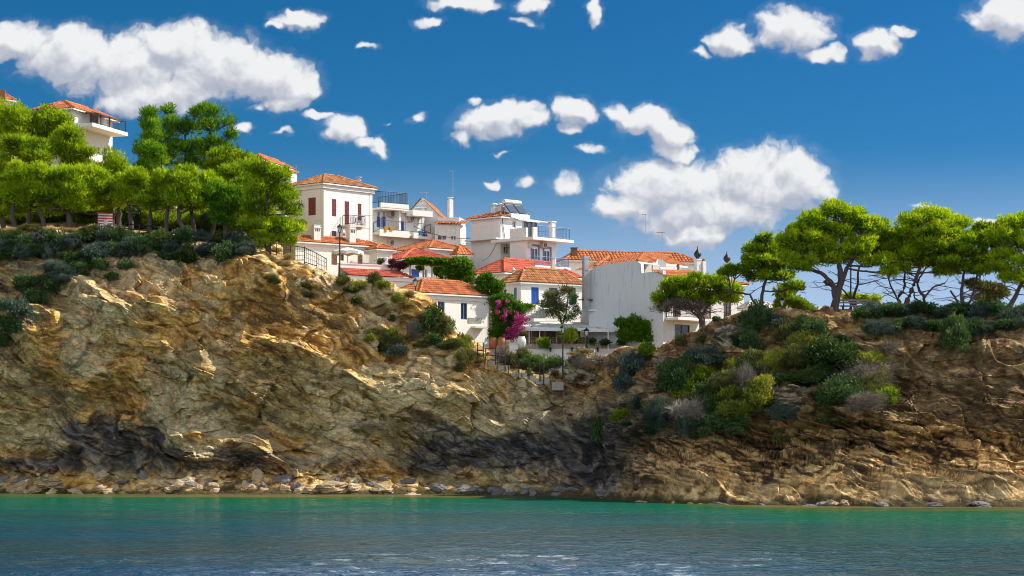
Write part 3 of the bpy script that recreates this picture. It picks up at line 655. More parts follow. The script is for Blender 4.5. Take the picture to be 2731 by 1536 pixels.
def chimney(h, f, x0, x1, y0, y1, inset, name='chimney', mat='white', wid=None, cap='arch', par=None):
    """a masonry stack standing on the roof, INSET metres behind the face"""
    ua, ub = sorted((h.u(f, x0), h.u(f, x1))); d, n, L = h.fd(f); um = (ua+ub)/2; dd = h.dep(f, um)-n[1]*inset
    c = h.C+d*um-n*inset; dd = c[1]; w = abs(x1-x0)/F*dd*(.8 if wid is None else wid); zb, zt = Z(y1, dd)-.5, Z(y0, dd)
    rot = math.atan2(d[1], d[0]); mb = MB(); mb.cbox((c[0], c[1], zb), w, w*.8, zt-zb-.25, rot); mb.cbox((c[0], c[1], zt-.25), w*1.14, w*.94, .07, rot)
    mb.cbox((c[0], c[1], zt-.18), w*.9, w*.7, .12, rot); mb.cbox((c[0], c[1], zt-.06), w*1.0, w*.8, .06, rot)
    ch = mb.build(name, M[mat], par or h.roof)
    mb = MB()
    for k in (-.25, 0, .25):
        q = c+d*w*k+n*(w*.4); mb.cbox((q[0], q[1], zt-.52), w*.13, .03, .2, rot)
    mb.build('smoke_vent', M['dark'], ch)
    return c, zt
def antenna(px, D, y0, y1, label, bars=((.0, .9), (.35, .6)), ang=.3, r=.022, name='television_antenna', cat='antenna', group=None):
    mb = MB(); b = P(px, y1, D); t = P(px, y0, D); mb.tube([b, t], r, 5)
    for dz, L in bars:
        c = t-np.array((0, 0, dz)); dv = np.array((math.cos(ang), math.sin(ang), 0))*L/2; mb.tube([c-dv*1.4, c+dv*.6], r*.8, 4)
        for k in range(5):
            q = c-dv*1.4+dv*2*k/4.4; e = np.array((-math.sin(ang), math.cos(ang), 0))*.22; mb.tube([q-e, q+e], r*.5, 4)
    return wtop(name, mb, 'steel', label, cat, group)
def ac_unit(h, f, x0, x1, y0, y1, label, out=0.):
    u0, u1, z0, z1 = h.rect(f, x0, x1, y0, y1); c = h.pt(f, (u0+u1)/2, z0, out+.2); r = thing('air_conditioner', label, 'air conditioner', c, 'air conditioners on the house walls')
    mb = MB(); h.fbox(mb, f, u0, u1, z0, z1, out+.06, out+.36); mb.build('casing', M['ac'], r)
    mb = MB(); um, zm, rr = (u0+u1)/2+.08*(u1-u0), (z0+z1)/2, (z1-z0)*.4
    d, n = h.fd(f)[:2]
    for k in range(3):
        q = [h.pt(f, um+rr*(1-.3*k)*math.cos(a), zm+rr*(1-.3*k)*math.sin(a), out+.375) for a in np.linspace(0, 2*math.pi, 15)]; mb.tube(q, .014, 4, cap=False)
    mb.build('fan_grille', M['iron'], r)
    mb = MB()
    for u in (u0+.1, u1-.1): h.fbox(mb, f, u-.02, u+.02, z0-.05, z0-.003, out+.004, out+.34)
    mb.build('bracket', M['steel'], r)
# ---------------------------------------------------------------- the houses
# red shuttered mansion
h1 = House('mansion', 'tall white mansion with oxblood shutters and a small iron balcony', 862, 174, 42, 770, 993, 488, 640)
h1.open('L', 822, 842, 527, 574, 'shutter', 'red_wood')
for x0, x1, y0, y1 in ((885, 897, 531, 577), (954, 964, 543, 588)): h1.open('R', x0, x1, y0, y1, 'shutter', 'red_wood')
dr = h1.open('R', 919, 931, 537, 601, 'shutter', 'red_wood'); h1.open('R', 885, 897, 616, 630, 'bars', 'red_wood')
h1.walls(); h1.cornice(.42, .14); h1.hip(1.05, .3, .24, 'tile_old')
ua, ub = h1.u('R', 911), h1.u('R', 953); mb = MB(); zf = dr[2]-.02; h1.fbox(mb, 'R', ua, ub, zf-.14, zf, .003, 1.05)
for u in (ua+.25, ub-.25): mb.box(h1.pt('R', u-.08, zf-.75, .003), (*(h1.dr*.16), 0), (*(h1.nr*.12), 0), (0, 0, .6)); mb.box(h1.pt('R', u-.08, zf-.32, .125), (*(h1.dr*.16), 0), (*(h1.nr*.6), 0), (0, 0, .17))
bal = mb.build('balcony', M['pale_concrete'], h1.root)
mb = MB(); rail(mb, [h1.pt('R', ua+.04, zf, .1), h1.pt('R', ua+.04, zf, 1.0), h1.pt('R', ub-.04, zf, 1.0), h1.pt('R', ub-.04, zf, .1)], .8, .13, .013, .028)
for k in range(9):
    q = [h1.pt('R', ua+.2+(ub-ua-.4)*k/8+.09*math.cos(a), zf+.42+.26*math.sin(a), 1.0) for a in np.linspace(0, 2*math.pi, 9)]; mb.tube(q, .012, 4, cap=False)
mb.build('railing', M['iron'], bal)
for f, L in (('R', h1.Lr), ('L', h1.Ll)):
    for s_ in ((0.02, .3), (L-.3, L-.02)): mb = MB(); h1.fbox(mb, f, *s_, h1.zb, h1.zt-.44, .003, .03); mb.build('pilaster', M['aged'], h1.root)
mb = MB(); c = P(957, 496, 182); mb.lathe((c[0], c[1], c[2]-.6), [(.2, 0), (.2, 1.0), (.26, 1.02), (.26, 1.1), (.18, 1.12), (.18, 1.3), (.3, 1.32), (.3, 1.4)], 12); mb.build('flue', M['steel'], h1.roof)
antenna(984, 171, 575, 640, 'bent television antenna beside the right corner of the red shuttered mansion', ((0., 1.3), (1.1, .9)), .5)
antenna(851, 171, 588, 640, 'small antenna on the left chimneyed roof below the mansion', ((0., .5),), .2)
# long low house with chimneys
h2 = House('chimney_house', 'long low white house with bell shaped chimneys and brown doors', 788, 164, 52, 755, 1008, 644, 722)
h2.open('R', 954, 967, 680, 712, 'door', 'brown_wood'); h2.open('R', 884, 899, 678, 706, 'door', 'brown_wood'); h2.open('R', 908, 917, 678, 695, 'bars', 'brown_wood')
h2.walls(); h2.cornice(.28, .1); h2.hip(.55, .28, .26, 'tile')
chimney(h2, 'R', 838, 859, 600, 644, .35, wid=1.); chimney(h2, 'R', 932, 952, 604, 658, .3, wid=1.); chimney(h2, 'R', 955, 964, 612, 642, 2.4, wid=.9)
h2b = House('side_wing', 'small white wing with tiled roof beside the long chimneyed house', 1006, 166.5, 52, 985, 1046, 664, 722); h2b.walls(); h2b.cornice(.28, .1); h2b.hip(.45, .25, .26, 'tile')
# red roof annexe below it
h3 = House('red_roof_annexe', 'low white annexe with bright red mono pitch roof and white parapet', 930, 157.5, 56, 900, 1098, 734, 790)
h3.walls(); h3.cornice(.3, .14)
mb = MB(); rs3 = 2.6
A, B = h3.pt('R', -.1, h3.zt, .3), h3.pt('R', h3.Lr+.15, h3.zt, .3); Cc, Dd = h3.pt('R', h3.Lr-.4, h3.zt+.62, -1.2), h3.pt('R', -.1, h3.zt+.62, -1.2)
tile_plane(mb, A, B, Cc, Dd, .24, .05); h3.roof = mb.build('roof', M['tile_red'], h3.root)
mb = MB(); h3.fbox(mb, 'R', -.1, h3.Lr-.3, h3.zt-.2, h3.zt+.95, -1.5, -1.2); h3.fbox(mb, 'R', -.15, h3.Lr-.25, h3.zt+.955, h3.zt+1.02, -1.55, -1.15)
h3.fbox(mb, 'R', h3.Lr-.29, h3.Lr-.05, h3.zt-.2, h3.zt+.75, -1.5, -1.2)
mb.build('parapet', M['white'], h3.root)
mb = MB(); c = h3.pt('R', h3.u('R', 1053), h3.zt+1.02, -1.36); mb.lathe(c, [(.42, 0), (.40, .1), (.2, .3), (.16, .5), (.2, .55), (.1, .62)], 14); mb.build('finial', M['white'], h3.root, smooth=True)
# apartment house with balconies
h4 = House('balcony_house', 'white balcony house with bright blue shutters and door', 994, 180, 50, 975, 1132, 560, 668)
h4.open('R', 1063, 1078, 588, 626, 'door', 'blue'); r_ = h4.rect('R', 1013, 1019, 580, 606); h4.open('R', 1012, 1020, 580, 607, 'bars', 'paint')
h4.walls()
for x0, x1 in ((1005, 1012), (1019.5, 1027)):
    u0, u1 = h4.u('R', x0), h4.u('R', x1); z0, z1 = r_[2], r_[3]+.05; mb = MB(); h4.fbox(mb, 'R', u0, u1, z0, z1, .02, .07)
    for k in range(13): h4.fbox(mb, 'R', u0+.05, u1-.05, z0+.06+k*.1, z0+.11+k*.1, .07, .09)
    mb.build('shutter', M['blue'], h4.root)
mb = MB(); uf = [h4.u('R', q) for q in (990, 1066, 1078, 1131)]
h4.fbox(mb, 'R', 0, uf[1], h4.zt+.0, h4.zt+.16, -6, 1.3); h4.fbox(mb, 'R', -.05, uf[1], h4.zt+.163, h4.zt+.55, 1.1, 1.33); h4.fbox(mb, 'R', uf[1]-.2, uf[1], h4.zt+.163, h4.zt+.55, .0, 1.097)
h4.fbox(mb, 'R', uf[1]+.003, uf[3], h4.zt-.02, h4.zt+.14, -6, .3); h4.fbox(mb, 'R', uf[2], uf[3], h4.zt-.35, h4.zt+.14, .303, 1.25)
mb.build('roof_terrace', M['white'], h4.root)
mb = MB(); zr = h4.zt+.55; rail(mb, [h4.pt('R', 0, zr, -3), h4.pt('R', 0, zr, 1.2), h4.pt('R', uf[1]-.1, zr, 1.2), h4.pt('R', uf[1]-.1, zr, -3)], 1.0, .16, .014, .03); mb.build('railing', M['iron'], h4.root)
zf = h4.zat('R', h4.u('R', 1070), 626); mb = MB(); h4.fbox(mb, 'R', 0, uf[3], zf-.18, zf, .003, .95); h4.fbox(mb, 'R', -.03, h4.u('R', 1072), zf-.35, zf+.22, .953, 1.1); h4.fbox(mb, 'R', h4.u('R', 1083), uf[3], zf-.35, zf+.16, .953, 1.1)
b4 = mb.build('balcony', M['white'], h4.root)
mb = MB(); rail(mb, [h4.pt('R', .02, zf, .1), h4.pt('R', .02, zf+.2, 1.02), h4.pt('R', uf[3]-.05, zf+.15, 1.02), h4.pt('R', uf[3]-.05, zf, .1)], .85, .9, .012, .026); mb.build('railing', M['iron'], b4)
mb = MB(); h4.fbox(mb, 'R', h4.u('R', 1046), h4.u('R', 1051), zf, h4.zt-.003, .003, 1.0); mb.build('partition', M['white'], h4.root)
ac_unit(h4, 'R', 1033, 1044, 565, 578, 'air conditioner under the roof terrace beside the blue shutters'); ac_unit(h4, 'R', 1086, 1098, 576, 590, 'air conditioner right of the blue balcony door'); ac_unit(h4, 'R', 1033, 1044, 641, 654, 'air conditioner below the balcony of the blue shuttered house')
def towel(f, x0, x1, y0, y1, mat, label):
    u0, u1, z0, z1 = h4.rect(f, x0, x1, y0, y1); mb = MB(); n = 10
    for i in range(n):
        a, b = u0+(u1-u0)*i/n, u0+(u1-u0)*(i+1)/n; oa, ob = 1.14+.025*math.sin(i*2.2), 1.14+.025*math.sin((i+1)*2.2)
        mb.poly([h4.pt(f, a, z0, oa+.02), h4.pt(f, b, z0, ob+.02), h4.pt(f, b, z1, ob-.06), h4.pt(f, a, z1, oa-.06)]); mb.poly([h4.pt(f, a, z0+.1, oa-.2), h4.pt(f, b, z0+.1, ob-.2), h4.pt(f, b, z1+.01, ob-.08), h4.pt(f, a, z1+.01, oa-.08)])
    wtop('towel', mb, mat, label, 'towel', 'towels on the balcony rail')
towel('R', 1005, 1012, 606, 620, 'towel_yellow', 'yellow towel over the left end of the balcony rail'); towel('R', 1019, 1028, 606, 618, 'towel_yellow', 'yellow and purple towel right of the blue shutters')
towel('R', 1097, 1105, 618, 629, 'towel_teal', 'teal towel on the right half of the balcony rail'); towel('R', 1106, 1114, 620, 632, 'towel_blue', 'dark blue towel on the right half of the balcony rail'); towel('R', 1115, 1119, 622, 633, 'towel_pink', 'narrow pink towel at the right end of the balcony rail')
# gabled house and its wing
h5 = House('gable_house', 'pale house with plain gable end and thin tiled verge', 1168, 184, 7, 1086, 1180, 570, 660)
h5.walls(); zp = Z(537, 188); mb = MB(); g = [h5.pt('L', 0, h5.zt-.02, .0), h5.pt('L', h5.Ll, h5.zt-.02, .0), h5.pt('L', h5.Ll*.52, zp-.12, .0)]
back = [q+np.array((*(h5.dr*5), 0)) for q in g]; mb.poly(g); mb.poly(back[::-1]); mb.poly([g[0], g[2], back[2], back[0]]); mb.poly([g[1], g[2], back[2], back[1]]); mb.build('gable', M['white'], h5.root)
mb = MB()
for i, (a, b) in enumerate(((0, 2), (2, 1))):
    e = [g[a], g[b]]; dd = (g[b]-g[a])/np.linalg.norm(g[b]-g[a]); ext = (-.3, 0.) if i == 0 else (0., .3)
    p0 = g[a]+dd*ext[0]+(*(h5.nl*.2), .03); p1 = g[b]+dd*ext[1]+(*(h5.nl*.2), .03); bk = np.array((*(h5.dr*5.4), 0))
    low, hi = (p0, p1) if i == 0 else (p1, p0); tile_plane(mb, low, low+bk, hi+bk, hi, .26, .05)
h5.roof = mb.build('roof', M['tile'], h5.root)
mb = MB(); u0, u1, z0, z1 = h5.rect('L', 1109, 1140, 549, 556); h5.fbox(mb, 'L', u0, u1, z0, z0+.1, .01, .35); h5.fbox(mb, 'L', u0+.2, u0+.5, z0-.6, z0-.003, .01, .2); mb.build('ledge', M['white'], h5.root)
h5b = House('gable_wing', 'low pale wing with two shuttered windows and square parapet', 1228, 182, 9, 1160, 1243, 598, 668)
h5b.open('L', 1166, 1191, 608, 640, 'roller'); h5b.open('L', 1202, 1216, 610, 640, 'roller'); h5b.walls()
mb = MB(); A, B = h5b.pt('L', -.5, h5b.zt-.05, .35), h5b.pt('L', h5b.Ll, h5b.zt+.1, .35); tile_plane(mb, A, B, B+(*(h5b.dr*2), .5), A+(*(h5b.dr*2), .5), .26, .05); h5b.roof = mb.build('roof', M['tile'], h5b.root)
mb = MB(); u0, u1, z0, z1 = h5b.rect('L', 1165, 1222, 578, 602); h5b.fbox(mb, 'L', u0, u1, z0-.5, z1, -3.5, -.6); mb.build('parapet', M['white'], h5b.root)
mb = MB(); c = P(1201, 600, 183.5); mb.cbox((c[0], c[1], c[2]-.5), .38, .38, 2.7, .6); mb.cbox((c[0], c[1], c[2]+2.2), .26, .26, .22, .6); mb.cbox((c[0], c[1], c[2]+2.42), .4, .4, .06, .6); mb.build('chimney', M['white'], h5b.roof)
mb = MB(); z_ = Z(655, 183); a0 = h5b.pt('R', .1, z_, .1); rail(mb, [a0, h5b.pt('R', .1, z_, 1.0), h5b.pt('R', h5b.Lr, z_, 1.0)], .6, .14, .013, .025); h5b.fbox(mb, 'R', 0, h5b.Lr, z_-.14, z_-.003, .003, 1.1); mb.build('balcony', M['steel'], h5b.root)
antenna(1208, 184, 455, 600, 'very tall thin mast beside the square white chimney', ((.05, .5),), .4, .025, 'radio_mast', 'mast'); antenna(1138, 183, 513, 572, 'television antenna on the gabled house', ((0., .9), (.85, .8)), .5); antenna(1090, 181, 530, 560, 'small antenna behind the roof terrace railing', ((0., .7),), .1)
# tower house with the solar heater
h6 = House('tower_house', 'tall white tower house with solar water heater and blue framed windows', 1335, 176, 45, 1256, 1392, 578, 745)
h6.open('R', 1367, 1376, 589, 608, 'glass'); h6.open('R', 1343, 1356, 657, 676, 'glass'); h6.walls()
zl = h6.zat('L', 0, 634); mb = MB(); h6.fbox(mb, 'L', 0, h6.Ll+.25, zl-.12, zl, .003, .55); mb.build('ledge', M['white'], h6.root)
h6.zt += .02; h6.hip(.55, .3, .26, 'tile', ridge=.5)
mb = MB(); h6.fbox(mb, 'R', .9, h6.Lr+.6, h6.zt-.02, h6.zt+.3, -1.6, .38); mb.build('roof_slab', M['paint'], h6.root)
c6 = House('tower_wing', 'lower wing of tower house with railed sun terrace', 1404, 172.5, 45, 1360, 1484, 640, 740)
c6.open('R', 1419, 1435, 657, 692, 'blue'); c6.open('R', 1451, 1467, 663, 698, 'blue'); c6.walls()
mb = MB(); c6.fbox(mb, 'R', -.25, c6.u('R', 1508), c6.zt-.02, c6.zt+.22, -4, 1.0); c6.fbox(mb, 'L', .003, c6.Ll, c6.zt+.225, c6.zt+1.05, -.18, .02); c6.fbox(mb, 'R', .003, .55, c6.zt+.225, c6.zt+1.05, .62, .82)
sl6 = mb.build('terrace', M['white'], c6.root)
ue = c6.u('R', 1500); mb = MB(); zr = c6.zt+.225; rail(mb, [c6.pt('R', .56, zr, .85), c6.pt('R', ue, zr, .85), c6.pt('R', ue, zr, -3.2)], .95, .17, .015, .03); mb.build('railing', M['dull_blue'], sl6)
mb = MB(); u0 = c6.u('R', 1467); c6.fbox(mb, 'R', u0, u0+.45, zr, zr+1.45, -.2, .2); c6.fbox(mb, 'R', u0-.06, u0+.51, zr+1.45, zr+1.55, -.26, .26); mb.build('pillar', M['white'], c6.root)
mb = MB(); za = Z(581, 176); mb.poly([c6.pt('R', u0-2.4, za-.1, -2.2), c6.pt('R', u0+.3, za-.15, -2.2), c6.pt('R', u0+.3, za-.55, .1), c6.pt('R', u0-2.4, za-.6, -.6)]); mb.poly([c6.pt('R', u0-2.4, za-.16, -2.2), c6.pt('R', u0+.3, za-.21, -2.2), c6.pt('R', u0+.3, za-.61, .1), c6.pt('R', u0-2.4, za-.66, -.6)][::-1]); wtop('awning', mb, 'canvas', 'beige canvas awning stretched over the sun terrace', 'awning')
pg = thing('terrace_pergola', 'dark framed pergola with glazed doors on sun terrace', 'pergola', c6.pt('R', .5, zr, -1.5)); mb = MB(); zp_ = zr+1.62; u9 = c6.u('R', 1440)
mb.box(c6.pt('R', .1, zp_, -2.6), (*(c6.dr*(u9)), 0), (*(c6.nr*2.5), -.28), (0, 0, .08)); mb.build('roof', M['canvas'], pg)
mb = MB()
for u in (.2, u9*.36, u9*.66, u9): mb.cbox(c6.pt('R', u, zr, -.45), .09, .09, zp_-.2-zr)
mb.build('frame', M['brown_wood'], pg)
mb = MB()
for k in range(3): c6.fbox(mb, 'R', .35+u9*.31*k, .35+u9*.31*k+u9*.24, zr+.05, zp_-.3, -.5, -.46)
mb.build('glazed_door', M['glass'], pg)
ac_unit(c6, 'R', 1440, 1451, 648, 661, 'air conditioner between the two blue framed windows')
mb = MB(); u0, u1, z0, z1 = c6.rect('R', 1408, 1414, 649, 661); c6.fbox(mb, 'R', u0, u1, z0, z1, .004, .2); mb.build('meter_box', M['ac'], c6.root)
mb = MB(); z_ = Z(707, 172); c6.fbox(mb, 'R', 0, c6.u('R', 1500), z_-.2, z_, .003, 1.0); lb = mb.build('balcony', M['white'], c6.root)
mb = MB(); rail(mb, [c6.pt('R', .1, z_, .9), c6.pt('R', c6.u('R', 1496), z_, .9), c6.pt('R', c6.u('R', 1496), z_, -.6)], .75, .15, .013, .026); mb.build('railing', M['dull_blue'], lb)
so_ = thing('solar_water_heater', 'solar water heater with two tilted panels on tower roof', 'solar heater', P(1345, 576, 174.5))
mb = MB(); pc = P(1345, 577, 174.6); dv = np.array((*h6.dr, 0)); nv_ = np.array((*h6.nr, 0)); up = np.array((0, 0, 1.)); sl_ = (-nv_*.95+up*1.0); sl_ /= np.linalg.norm(sl_)
pc = h6.pt('R', .9, h6.zt+.33, .25)
for k in range(2):
    a = pc+dv*(1.12*k); mb = MB(); mb.box(a, dv*1.06, sl_*1.25, np.cross(dv, sl_)*-.07); pn = mb.build('panel', M['alu'], so_)
    mb = MB(); off = np.cross(dv, sl_); off = off if np.dot(off, nv_) > 0 else -off; mb.box(a+dv*.05+sl_*.05+off*.075, dv*.96, sl_*1.15, off*.012); mb.build('glass', M['solar'], pn)
mb = MB(); tt = pc+sl_*1.3+dv*.1; mb.tube([tt+(0, 0, .12), tt+dv*2.0+(0, 0, .12)], .24, 12); mb.build('tank', M['alu'], so_)
mb = MB()
for k in (.2, 1.1, 2.0): mb.tube([pc+dv*k-nv_*.9, pc+dv*k+sl_*1.25], .025, 5)
mb.tube([pc+dv*.2-nv_*.9, pc+dv*2.-nv_*.9], .025, 5)
mb.build('stand', M['steel'], so_)
for px_, nm in ((1320, 'left'), (1337, 'right')):
    mb = MB(); c = P(px_, 568, 178); mb.cbox((c[0], c[1], c[2]-.6), .5, .5, 1.1, .7); mb.lathe((c[0], c[1], c[2]+.5), [(.2, 0), (.2, .16), (.32, .18), (.32, .26), (.1, .34)], 10); mb.build('chimney', M['white'], h6.roof)
mb = MB(); q0 = h6.pt('R', .25, h6.zt+.2, .05); mb.tube([q0, h6.pt('R', .2, h6.zt-.5, .05), h6.pt('R', .5, h6.zt-2.0, .05), h6.pt('R', .75, h6.zt-2.6, .05), h6.pt('R', .6, h6.zt-3.2, .05)], .025, 5); mb.build('cable', M['iron'], h6.root)
# red hip roof in the middle
h7 = House('red_hip_house', 'white house with wide clean red hip roof in middle of village', 1345, 168, 44, 1266, 1540, 727, 790)
h7.open('R', 1351, 1360, 738, 752, 'glass'); h7.walls(); h7.cornice(.22, .1); h7.hip(1.3, .32, .27, 'tile_red')
mb = MB(); c = P(1475, 706, 171); mb.cbox((c[0], c[1], c[2]-.5), .3, .3, .9, .5); mb.build('chimney', M['pale_concrete'], h7.roof)
# old brown tile house
h8 = House('old_tile_house', 'white house with old brown barrel tile roof above the taverna', 1389, 161, 54, 1336, 1556, 752, 850)
h8.open('R', 1417, 1437, 766, 812, 'shutter', 'blue'); h8.open('R', 1464, 1487, 767, 815, 'bars', 'dull_blue'); h8.open('R', 1516, 1536, 767, 812, 'bars', 'dull_blue')
h8.open('L', 1342, 1350, 772, 786, 'bars', 'iron'); h8.open('L', 1370, 1378, 767, 798, 'shutter', 'dull_blue')
h8.walls(); h8.cornice(.24, .1); h8.hip(1.18, .22, .21, 'tile_old', h=.065)
mb = MB(); c = P(1369, 746, 163); mb.cbox((c[0], c[1], c[2]-.4), .3, .3, .6, .5); mb.lathe((c[0], c[1], c[2]+.2), [(.1, 0), (.1, .5), (.2, .55), (.04, .8)], 8); mb.build('chimney', M['pale_concrete'], h8.roof)
mb = MB(); h8.fbox(mb, 'R', .1, h8.u('R', 1490), Z(856, 159)-.3, Z(824, 159), .003, 1.6); h8.fbox(mb, 'R', .05, h8.u('R', 1492), Z(824, 159)+.003, Z(822, 159)+.06, .003, 1.7); wtop('planter_wall', mb, 'white', 'white terrace wall below the blue shutter of old tile house', 'wall')
# ventilation duct
dt = thing('ventilation_duct', 'tall galvanised kitchen flue rising between old tile house and grey wall', 'duct', P(1561, 808, 154))
mb = MB(); c = P(1561, 808, 154); mb.cbox(c-(0, 0, .6), .36, .36, Z(690, 154)-c[2]+.6, .5); mb.build('shaft', M['steel'], dt)
mb = MB(); mb.cbox((c[0], c[1], Z(690, 154)), .42, .42, .2, .5); mb.build('outlet', M['steel'], dt)
for py in (720, 760, 795): mb = MB(); mb.cbox((c[0], c[1], Z(py, 154)), .44, .44, .05, .5); mb.build('collar', M['steel'], dt)
mb = MB(); a = P(1546, 800, 153.7); mb.box(a, (1.0, .3, 0), (-.1, .35, 0), (0, 0, .06)); mb.build('bracket', M['iron'], dt)
# big blind wall house
h9 = House('blind_wall_house', 'large house with tall blank grey side wall and tiled lean-to roof', 1768, 150, 40, 1570, 1872, 732, 905, 'grey_wall')
h9.open('R', 1795, 1815, 800, 846, 'glass', 'brown_wood'); h9.open('R', 1800, 1840, 866, 905, 'bars', 'brown_wood'); h9.walls(cap=True)
d9 = lambda px: h9.u('L', px); zz = lambda px, py: h9.zat('L', d9(px), py)
prof = [(1768, 732), (1768, 721), (1711, 728), (1709, 703), (1694, 694), (1588, 710), (1570, 724), (1570, 733)]
fr = [h9.pt('L', d9(a), h9.zt if b > 731 else zz(a, b), .0) for a, b in prof]; bk = [q+np.array((*(h9.dr*.35), 0)) for q in fr]
mb = MB(); mb.poly(fr); mb.poly(bk[::-1])
for i in range(len(fr)): j = (i+1) % len(fr); mb.poly([fr[i], fr[j], bk[j], bk[i]])
mb.build('parapet', M['grey_wall'], h9.root)
mb = MB(); zt_ = h9.zat('L', d9(1700), 690)
A = h9.pt('L', d9(1588)+.3, zz(1588, 712), .12); E = h9.pt('L', d9(1700), zz(1700, 683), .12); rt_ = np.array((*(h9.dr*4.6), -.05))
top_ = h9.pt('L', d9(1720), zz(1720, 680), -2.2)
R0 = h9.pt('L', d9(1701), zz(1701, 700), .15); R1 = h9.pt('R', h9.u('R', 1836), Z(713, 157), .0)
p_a = P(1700, 696, 151.5); p_b = np.array((X(1835, 156), 156, Z(709, 156))); p_c = P(1790, 683, 160.); p_d = P(1717, 677, 155.5)
tile_plane(mb, p_a, p_b, p_c, p_d, .27, .055); p_e = P(1588, 711, 154.8); p_f = P(1622, 686, 159.)
tile_plane(mb, p_e, p_a, p_d, p_f, .27, .055)
tile_plane(mb, P(1534, 722, 158.5), P(1590, 715, 156.), P(1622, 686, 159.2), P(1598, 690, 161.), .27, .055); rr = random.Random(5); ridge_caps(mb, p_a, p_d, rr); ridge_caps(mb, p_d, p_c, rr); ridge_caps(mb, p_e, p_f, rr)
h9.roof = mb.build('roof', M['tile'], h9.root)
mb = MB(); mb.box(p_a-(0, 0, .16), p_b-p_a, (0, .25, 0), (0, 0, .11)); mb.build('gutter', M['paint'], h9.root)
mb = MB()
for px_, D_ in ((1717, 152.2), (1809, 155)): c = P(px_, 735, D_); mb.cbox(c-(0, 0, .5), .14, .14, Z(705, D_)-c[2]+.5, .3)
mb.build('post', M['brown_wood'], h9.root)
mb = MB(); mb.box(P(1700, 735, 157), np.array((X(1838, 160)-X(1700, 157), 3., 0)), (0, .2, 0), (0, 0, 1.1)); mb.build('back_wall', M['white'], h9.root)
mb = MB(); e0 = h9.pt('R', -.1, Z(737, 150), .3); e1 = h9.pt('R', h9.Lr, Z(738, 154), .3); tile_plane(mb, e0, e1, e1+np.array((*(-h9.nr*1.3), .5)), e0+np.array((*(-h9.nr*1.3), .5)), .26, .05); mb.build('lean_to_roof', M['tile'], h9.root)
zf = h9.zat('R', h9.u('R', 1825), 850); mb = MB(); h9.fbox(mb, 'R', .35, h9.Lr-.3, zf-.18, zf, .003, 1.1); b9 = mb.build('balcony', M['paint'], h9.root)
mb = MB(); rail(mb, [h9.pt('R', .4, zf, .05), h9.pt('R', .4, zf, 1.03), h9.pt('R', h9.Lr-.35, zf, 1.03), h9.pt('R', h9.Lr-.35, zf, .05)], .85, .13, .02, .035); mb.build('railing', M['brown_wood'], b9)
mb = MB(); c = P(1760, 716, 150.2); ax_ = np.array((.45, -.75, .45)); ax_ /= np.linalg.norm(ax_); sx_ = np.cross(ax_, (0, 0, 1.)); sx_ /= np.linalg.norm(sx_); sy_ = np.cross(sx_, ax_)
rings = [[c+(0, 0, .25)+ax_*(.3*r*r-.1)+r*.42*(math.cos(t)*sx_+math.sin(t)*sy_) for t in np.linspace(0, 2*math.pi, 19)[:-1]] for r in (.05, .35, .7, 1.)]
for i in range(3):
    for k in range(18): mb.poly([rings[i][k], rings[i][(k+1) % 18], rings[i+1][(k+1) % 18], rings[i+1][k]])
mb.tube([c-(0, 0, .6), c+(0, 0, .25)], .035, 6); mb.tube([c+(0, 0, .25)+ax_*.1-sy_*.35, c+(0, 0, .25)+ax_*.5], .015, 4); wtop('satellite_dish', mb, 'paint', 'white satellite dish on top corner of blank grey wall', 'satellite dish', smooth=True)
# long roof behind
h10 = House('long_roof_house', 'house behind with very long barrel tiled roof', 1514, 178, 76, 1498, 1850, 694, 770)
h10.walls(); h10.hip(.85, .35, .30, 'tile', h=.08)
mb = MB(); c = P(1531, 681, 178.5); mb.cbox(c-(0, 0, .5), .48, .48, 1.0, .3); mb.cbox(c+(0, 0, .5), .4, .4, .1, .3); mb.cbox(c+(0, 0, .6), .56, .56, .08, .3); mb.build('chimney', M['brown_wood'], h10.roof)
def onion(px, py0, py1, D, label, two):
    r = thing('onion_chimney', label, 'chimney', P(px, py1, D), 'onion topped chimneys'); z0, z1 = Z(py1, D)-1.5, Z(py0, D)-.95; c = P(px, py1, D)
    mb = MB(); mb.cbox((c[0]-.16, c[1], z0), .42, .42, z1-z0, .5); mb.cbox((c[0]-.16, c[1], z1), .5, .5, .08, .5)
    if two: mb.cbox((c[0]+.3, c[1]+.1, z0), .3, .36, z1-z0-.1, .5)
    mb.build('stack', M['white'], r)
    mb = MB(); mb.lathe((c[0]-.16, c[1], z1+.08), [(.1, 0), (.12, .1), (.24, .2), (.3, .34), (.26, .48), (.14, .64), (.05, .78), (.02, 1.0)], 12); mb.build('onion_cowl', M['iron'], r, smooth=True)
    if two: mb = MB(); mb.lathe((c[0]+.3, c[1]+.1, z1-.1), [(.11, 0), (.13, .2), (.1, .22)], 10); mb.build('clay_pot', M['terracotta'], r)
onion(1866, 661, 745, 160, 'double white chimney with dark onion cowl left of the pines', True); onion(1944, 673, 720, 166, 'single white chimney with dark onion cowl just above the pine crowns', False)
antenna(1721, 176, 571, 672, 'tallest antenna mast above the long tiled roof', ((.05, .45),), .3, .026, 'radio_mast', 'mast'); antenna(1766, 158, 618, 712, 'antenna mast with side arm rising past the satellite dish', ((.05, .7),), .2, .026, 'radio_mast', 'mast')
h18 = House('far_white_house', 'plain white house seen through the pine branches', 1884, 163, 58, 1868, 1984, 756, 900); h18.open('R', 1930, 1950, 800, 850, 'glass', 'brown_wood'); h18.walls(); h18.hip(.25, .3, .27, 'tile')
h19 = House('shed_house', 'low white building with shallow gable behind the leaning pine', 1996, 158, 62, 1975, 2066, 822, 850); h19.walls(); h19.hip(.55, .2, .3, 'tile'); h19.roof.data.materials[0] = M['pale_concrete']
